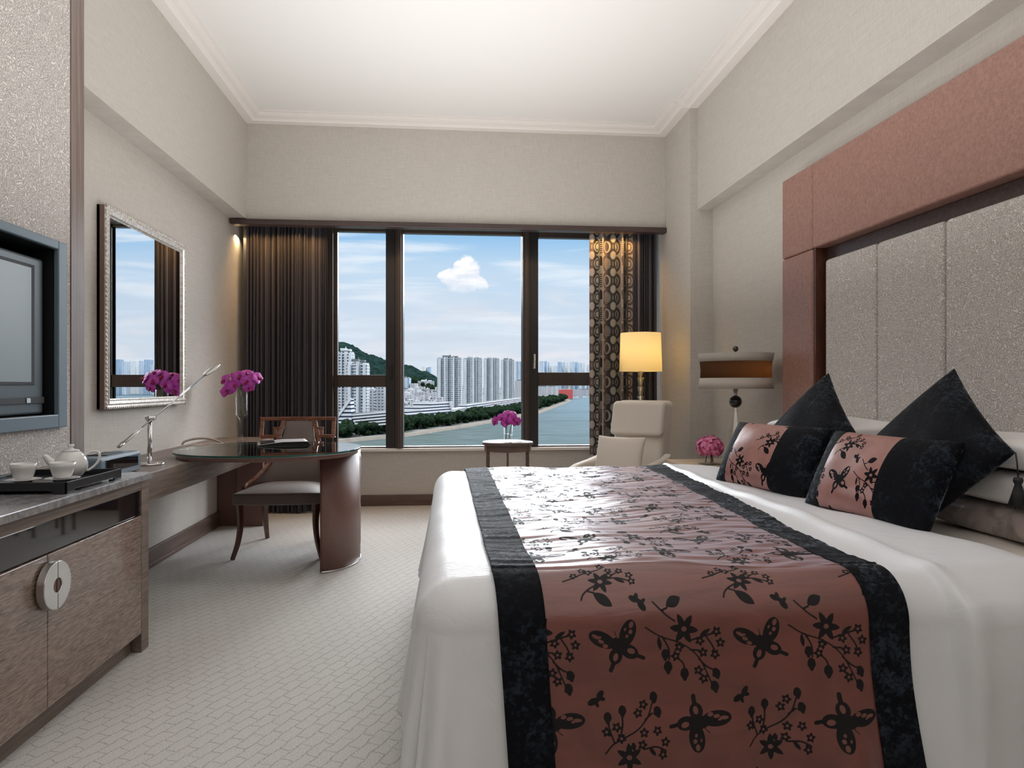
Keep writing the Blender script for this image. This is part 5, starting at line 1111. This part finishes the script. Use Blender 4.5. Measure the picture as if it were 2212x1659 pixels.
# near buildings at the hill end
building('apartment_tower', 'tall white apartment tower in front of the wooded hill', 'tower', 731, 763, 757, 720, 18, 0, bays=2, dk=M_tower)
building('apartment_tower', 'lower white apartment tower with stepped top beside the window frame', 'tower', 752, 796, 781, 690, 16, 0, bays=3, dk=M_tower)
building('apartment_block', 'grey white apartment wing hidden behind the pointed white terrace', 'building', 700, 731, 798, 740, 18, 0, M_low)
building('apartment_block', 'white apartment block next to the lower apartment tower', 'building', 814, 846, 834, 720, 18, 0, M_low)
building('apartment_block', 'dark grey block between the white apartment buildings', 'building', 795, 815, 842, 760, 18, 0, M_low2)
building('apartment_block', 'glassy grey block on the slope of the hill', 'building', 868, 886, 816, 1400, 30, 0, M_bluegl)
building('villa', 'long low white villa among trees on the hill slope', 'building', 903, 938, 823, 1440, 30, .1, M_low, zb=-14)
rr = random.Random(5)
k = 0
for v, t0 in ((838, 1250), (845, 1170), (851, 1100), (858, 1040), (865, 985), (873, 930)):
    u = 862 + rr.uniform(0, 8)
    while u < 952:
        wd = rr.uniform(9, 18); building('low_house', 'small pale town house packed on the slope behind the banded building', 'house', u, u + wd, v + rr.uniform(-5, 5), t0 + rr.uniform(-20, 20), 14, rr.uniform(-.4, .4), (M_low, M_low2, M_low)[k % 3], roof=k % 2 == 0, group='town houses on the slope'); u += wd * rr.uniform(.9, 1.25); k += 1
def shore_block(name, label, pts, dep, h, m_, parts='wall', steps=None):
    """a building whose front wall follows the points pts=(u,v) on the ground; steps: storey tiers set back towards the hill"""
    g_ = [ground(u, v)[:2] for u, v in pts]; o = thing(name, label, 'building', (*g_[0], LZ)); d = g_[-1] - g_[0]; d = d / np.linalg.norm(d); nn = np.array((-d[1], d[0])); tot = np.linalg.norm(g_[-1] - g_[0])
    M = np.array(Matrix.Translation((*g_[0], LZ)) @ Matrix.Rotation(math.atan2(d[1], d[0]), 4, 'Z')); o.rotation_euler = (0, 0, math.atan2(d[1], d[0]))
    for (f0, f1, y0, hh) in (steps or [(0, 1, 0, h)]): b = MB(); b.box(f0 * tot, f1 * tot, y0, dep, 0, hh); obj(parts, b, m_, o, local=True)
    return o, tot
o, tt = shore_block('waterfront_block', 'white waterfront building with black horizontal window bands rising in steps', [(850, 917), (976, 903.5)], 30, 20, M_band, 'tier', [(0, 1, 0, 9.5), (.22, 1, 1.5, 13.5), (.45, 1, 3, 17.5), (.66, 1, 4, 22.5)])
b = MB(); b.box(tt + .2, tt + 2, 0, 30, 0, 22.8); obj('end_wall', b, M_roofw, o, local=True)
o, tt = shore_block('podium_end', 'white corner block with upright black windows at the near end of the tower podium', [(979, 901), (1008, 895)], 12, 11, M_low)
for k in range(6): b = MB(); b.box(tt * (.30 + k * .11), tt * (.36 + k * .11), -.4, -.05, 5, 9.5); obj('upright_window', b, M_roofd, o, local=True)
o, tt = shore_block('podium', 'long white banded podium running under the towers along the river road', [(1009, 895), (1129, 872)], 14, 15, M_band)
for k in range(4): b = MB(); b.box(tt * (.36 + k * .14), tt * (.368 + k * .14), -.6, -.05, 8, 13); tag(obj('sign', b, M_red, o, local=True), 'small red upright sign')
building('villa', 'small pale house beside the long villa on the hill slope', 'building', 888, 902, 828, 1400, 20, -.1, M_low, zb=-20, roof=False)
# stepped pyramid terrace
o = thing('terrace_building', 'white terrace building with pointed sloping gable and slanted window bands', 'building', tuple(ground(760, 938)), None); o.rotation_euler = (0, 0, -YAW)
bx = (EZ - LZ) * FPX / 105; 
def wpt(u, v): return ((u - 760) / FPX * bx, (833 - v) / FPX * bx + EZ - LZ)
b = MB(); b.prism([wpt(723, 908), wpt(757, 862), wpt(760, 912), wpt(723, 918)], 0, 14, 'y'); obj('gable', b, M_band, o, local=True)
b = MB(); b.prism([wpt(720, 908), wpt(757, 858), wpt(760, 862), wpt(724, 912)], -1, 0, 'y'); obj('gable_edge', b, M_roofw, o, local=True)
for k in range(5):
    v = 895 + k * 6.2; b = MB(); b.prism([wpt(758 + k * 3.2, v), wpt(862, v - 9), wpt(862, v - 5.6), wpt(758 + k * 3.2, v + 3.4)], -1.5 * k, 10, 'y'); obj('slanted_band', b, M_roofw, o, local=True)
b = MB(); b.prism([wpt(758, 893), wpt(862, 886), wpt(862, 921), wpt(772, 926)], 1.5, 12, 'y'); obj('window_wall', b, M_roofd, o, local=True)
b = MB(); b.prism([wpt(716, 918), wpt(768, 916), wpt(768, 924), wpt(716, 926)], -3, 10, 'y'); obj('canopy', b, M_bluegl, o, local=True)
b = MB(); b.prism([wpt(716, 926), wpt(762, 925), wpt(762, 933), wpt(716, 935)], 0, 8, 'y'); obj('ground_floor', b, M_quay, o, local=True)
# harbour side
building('factory_block', 'long white four-storey block by the harbour', 'building', 1150, 1206, 835, 1900, 40, 0, M_low)
building('warehouse', 'red sided warehouse with pale roof by the harbour', 'warehouse', 1205, 1236, 841, 2300, 60, 0, M_red, roof=False)
building('factory_block', 'hazy low block at the harbour edge', 'building', 1238, 1300, 842, 2700, 60, 0, M_low2)
for k in range(9):
    u = 1222 + k * 14; c = ground(u, 859 + (k % 3) * .8, WZ); o = thing('boat', 'white fishing boat moored in the harbour, one of a row', 'boat', tuple(c), 'boats moored in the harbour'); o.rotation_euler = (0, 0, .2 + .1 * (k % 3))
    b = MB(); b.prism([(-13, 0), (12, 0), (17, 3.4), (-14, 2.6)], -3, 3, 'y'); obj('hull', b, M_roofw if k % 2 else M_bluegl, o, local=True); b = MB(); b.box(-9, 1, -2, 2, 2.6, 6.4); obj('cabin', b, M_roofw, o, local=True)
# trees along the embankment
def make_tree(s):
    r = np.random.default_rng(s); o = thing('embankment_tree', 'x', 'tree', (0, 0, 0), 'trees along the embankment')
    b = MB(); b.tube([(0, 0, 0), (.1, 0, 3), (0, .1, 6)], [.4, .3, .2], 7); obj('trunk', b, M_bark, o, local=True)
    b = MB()
    for k in range(9):
        c = r.normal(0, 1, 3) * (1.8, 1.8, 1.6) + (0, 0, 5.4); R = r.uniform(1.8, 3.0); n0 = b.n; b.sphere(c, R, 12, 8, (1, 1, .85)); b.v[-1] = b.v[-1] + r.normal(0, .22, b.v[-1].shape)
    obj('crown', b, M_leaf, o, local=True); return o
protos = [make_tree(s) for s in (1, 2, 3)]; used = [False] * 3
seg = [(738, 1226)]
L = np.concatenate([[0], np.cumsum(np.linalg.norm(np.diff(sh, axis=0), axis=1))])
n_t = 0; d = L[1] - 60
TL = 'round dark green tree in the row behind the river embankment'
d = L[1] + .28 * (L[2] - L[1])
while d < L[-1] - 10:
    p = np.array((np.interp(d, L, sh[:, 0]), np.interp(d, L, sh[:, 1]))); i = min(np.searchsorted(L, d), len(sh) - 1); nn = nrm[i]
    for row in (20, 31):
        if n_t >= 290: break
        q = p + nn * (row + rr.uniform(-3, 3)); k = n_t % 3; s = rr.uniform(.95, 1.5) * (1 + d / 2600); lc = (q[0] + rr.uniform(-2, 2), q[1], LZ)
        if not used[k]: o = protos[k]; used[k] = True; o.location = lc; o.scale = (s,) * 3; o['label'] = TL
        else: o = dup(protos[k], lc, TL, rr.uniform(0, 6), (s,) * 3)
        n_t += 1
    d += 8.2 + d / 200
b = MB()
for k in range(26):
    u = 866 + k * 3.1 + rr.uniform(-2, 2); t0 = rr.uniform(1385, 1470); p = ray(u, 833, t0); c_ = np.interp(u, U, crest); top = EZ + (833 - c_) / FPX * 1750; kk = (t0 - 1750) / 420; z = LZ - 5 + (top - LZ + 5) * max(0, math.cos(kk * PI / 2)) ** .8
    s = rr.uniform(1.3, 2.2); o = dup(protos[k % 3], (p[0], p[1], z - 2), 'dark green tree on the hill slope above the town houses', rr.uniform(0, 6), (s,) * 3); o['group'] = 'trees on the hill slope'
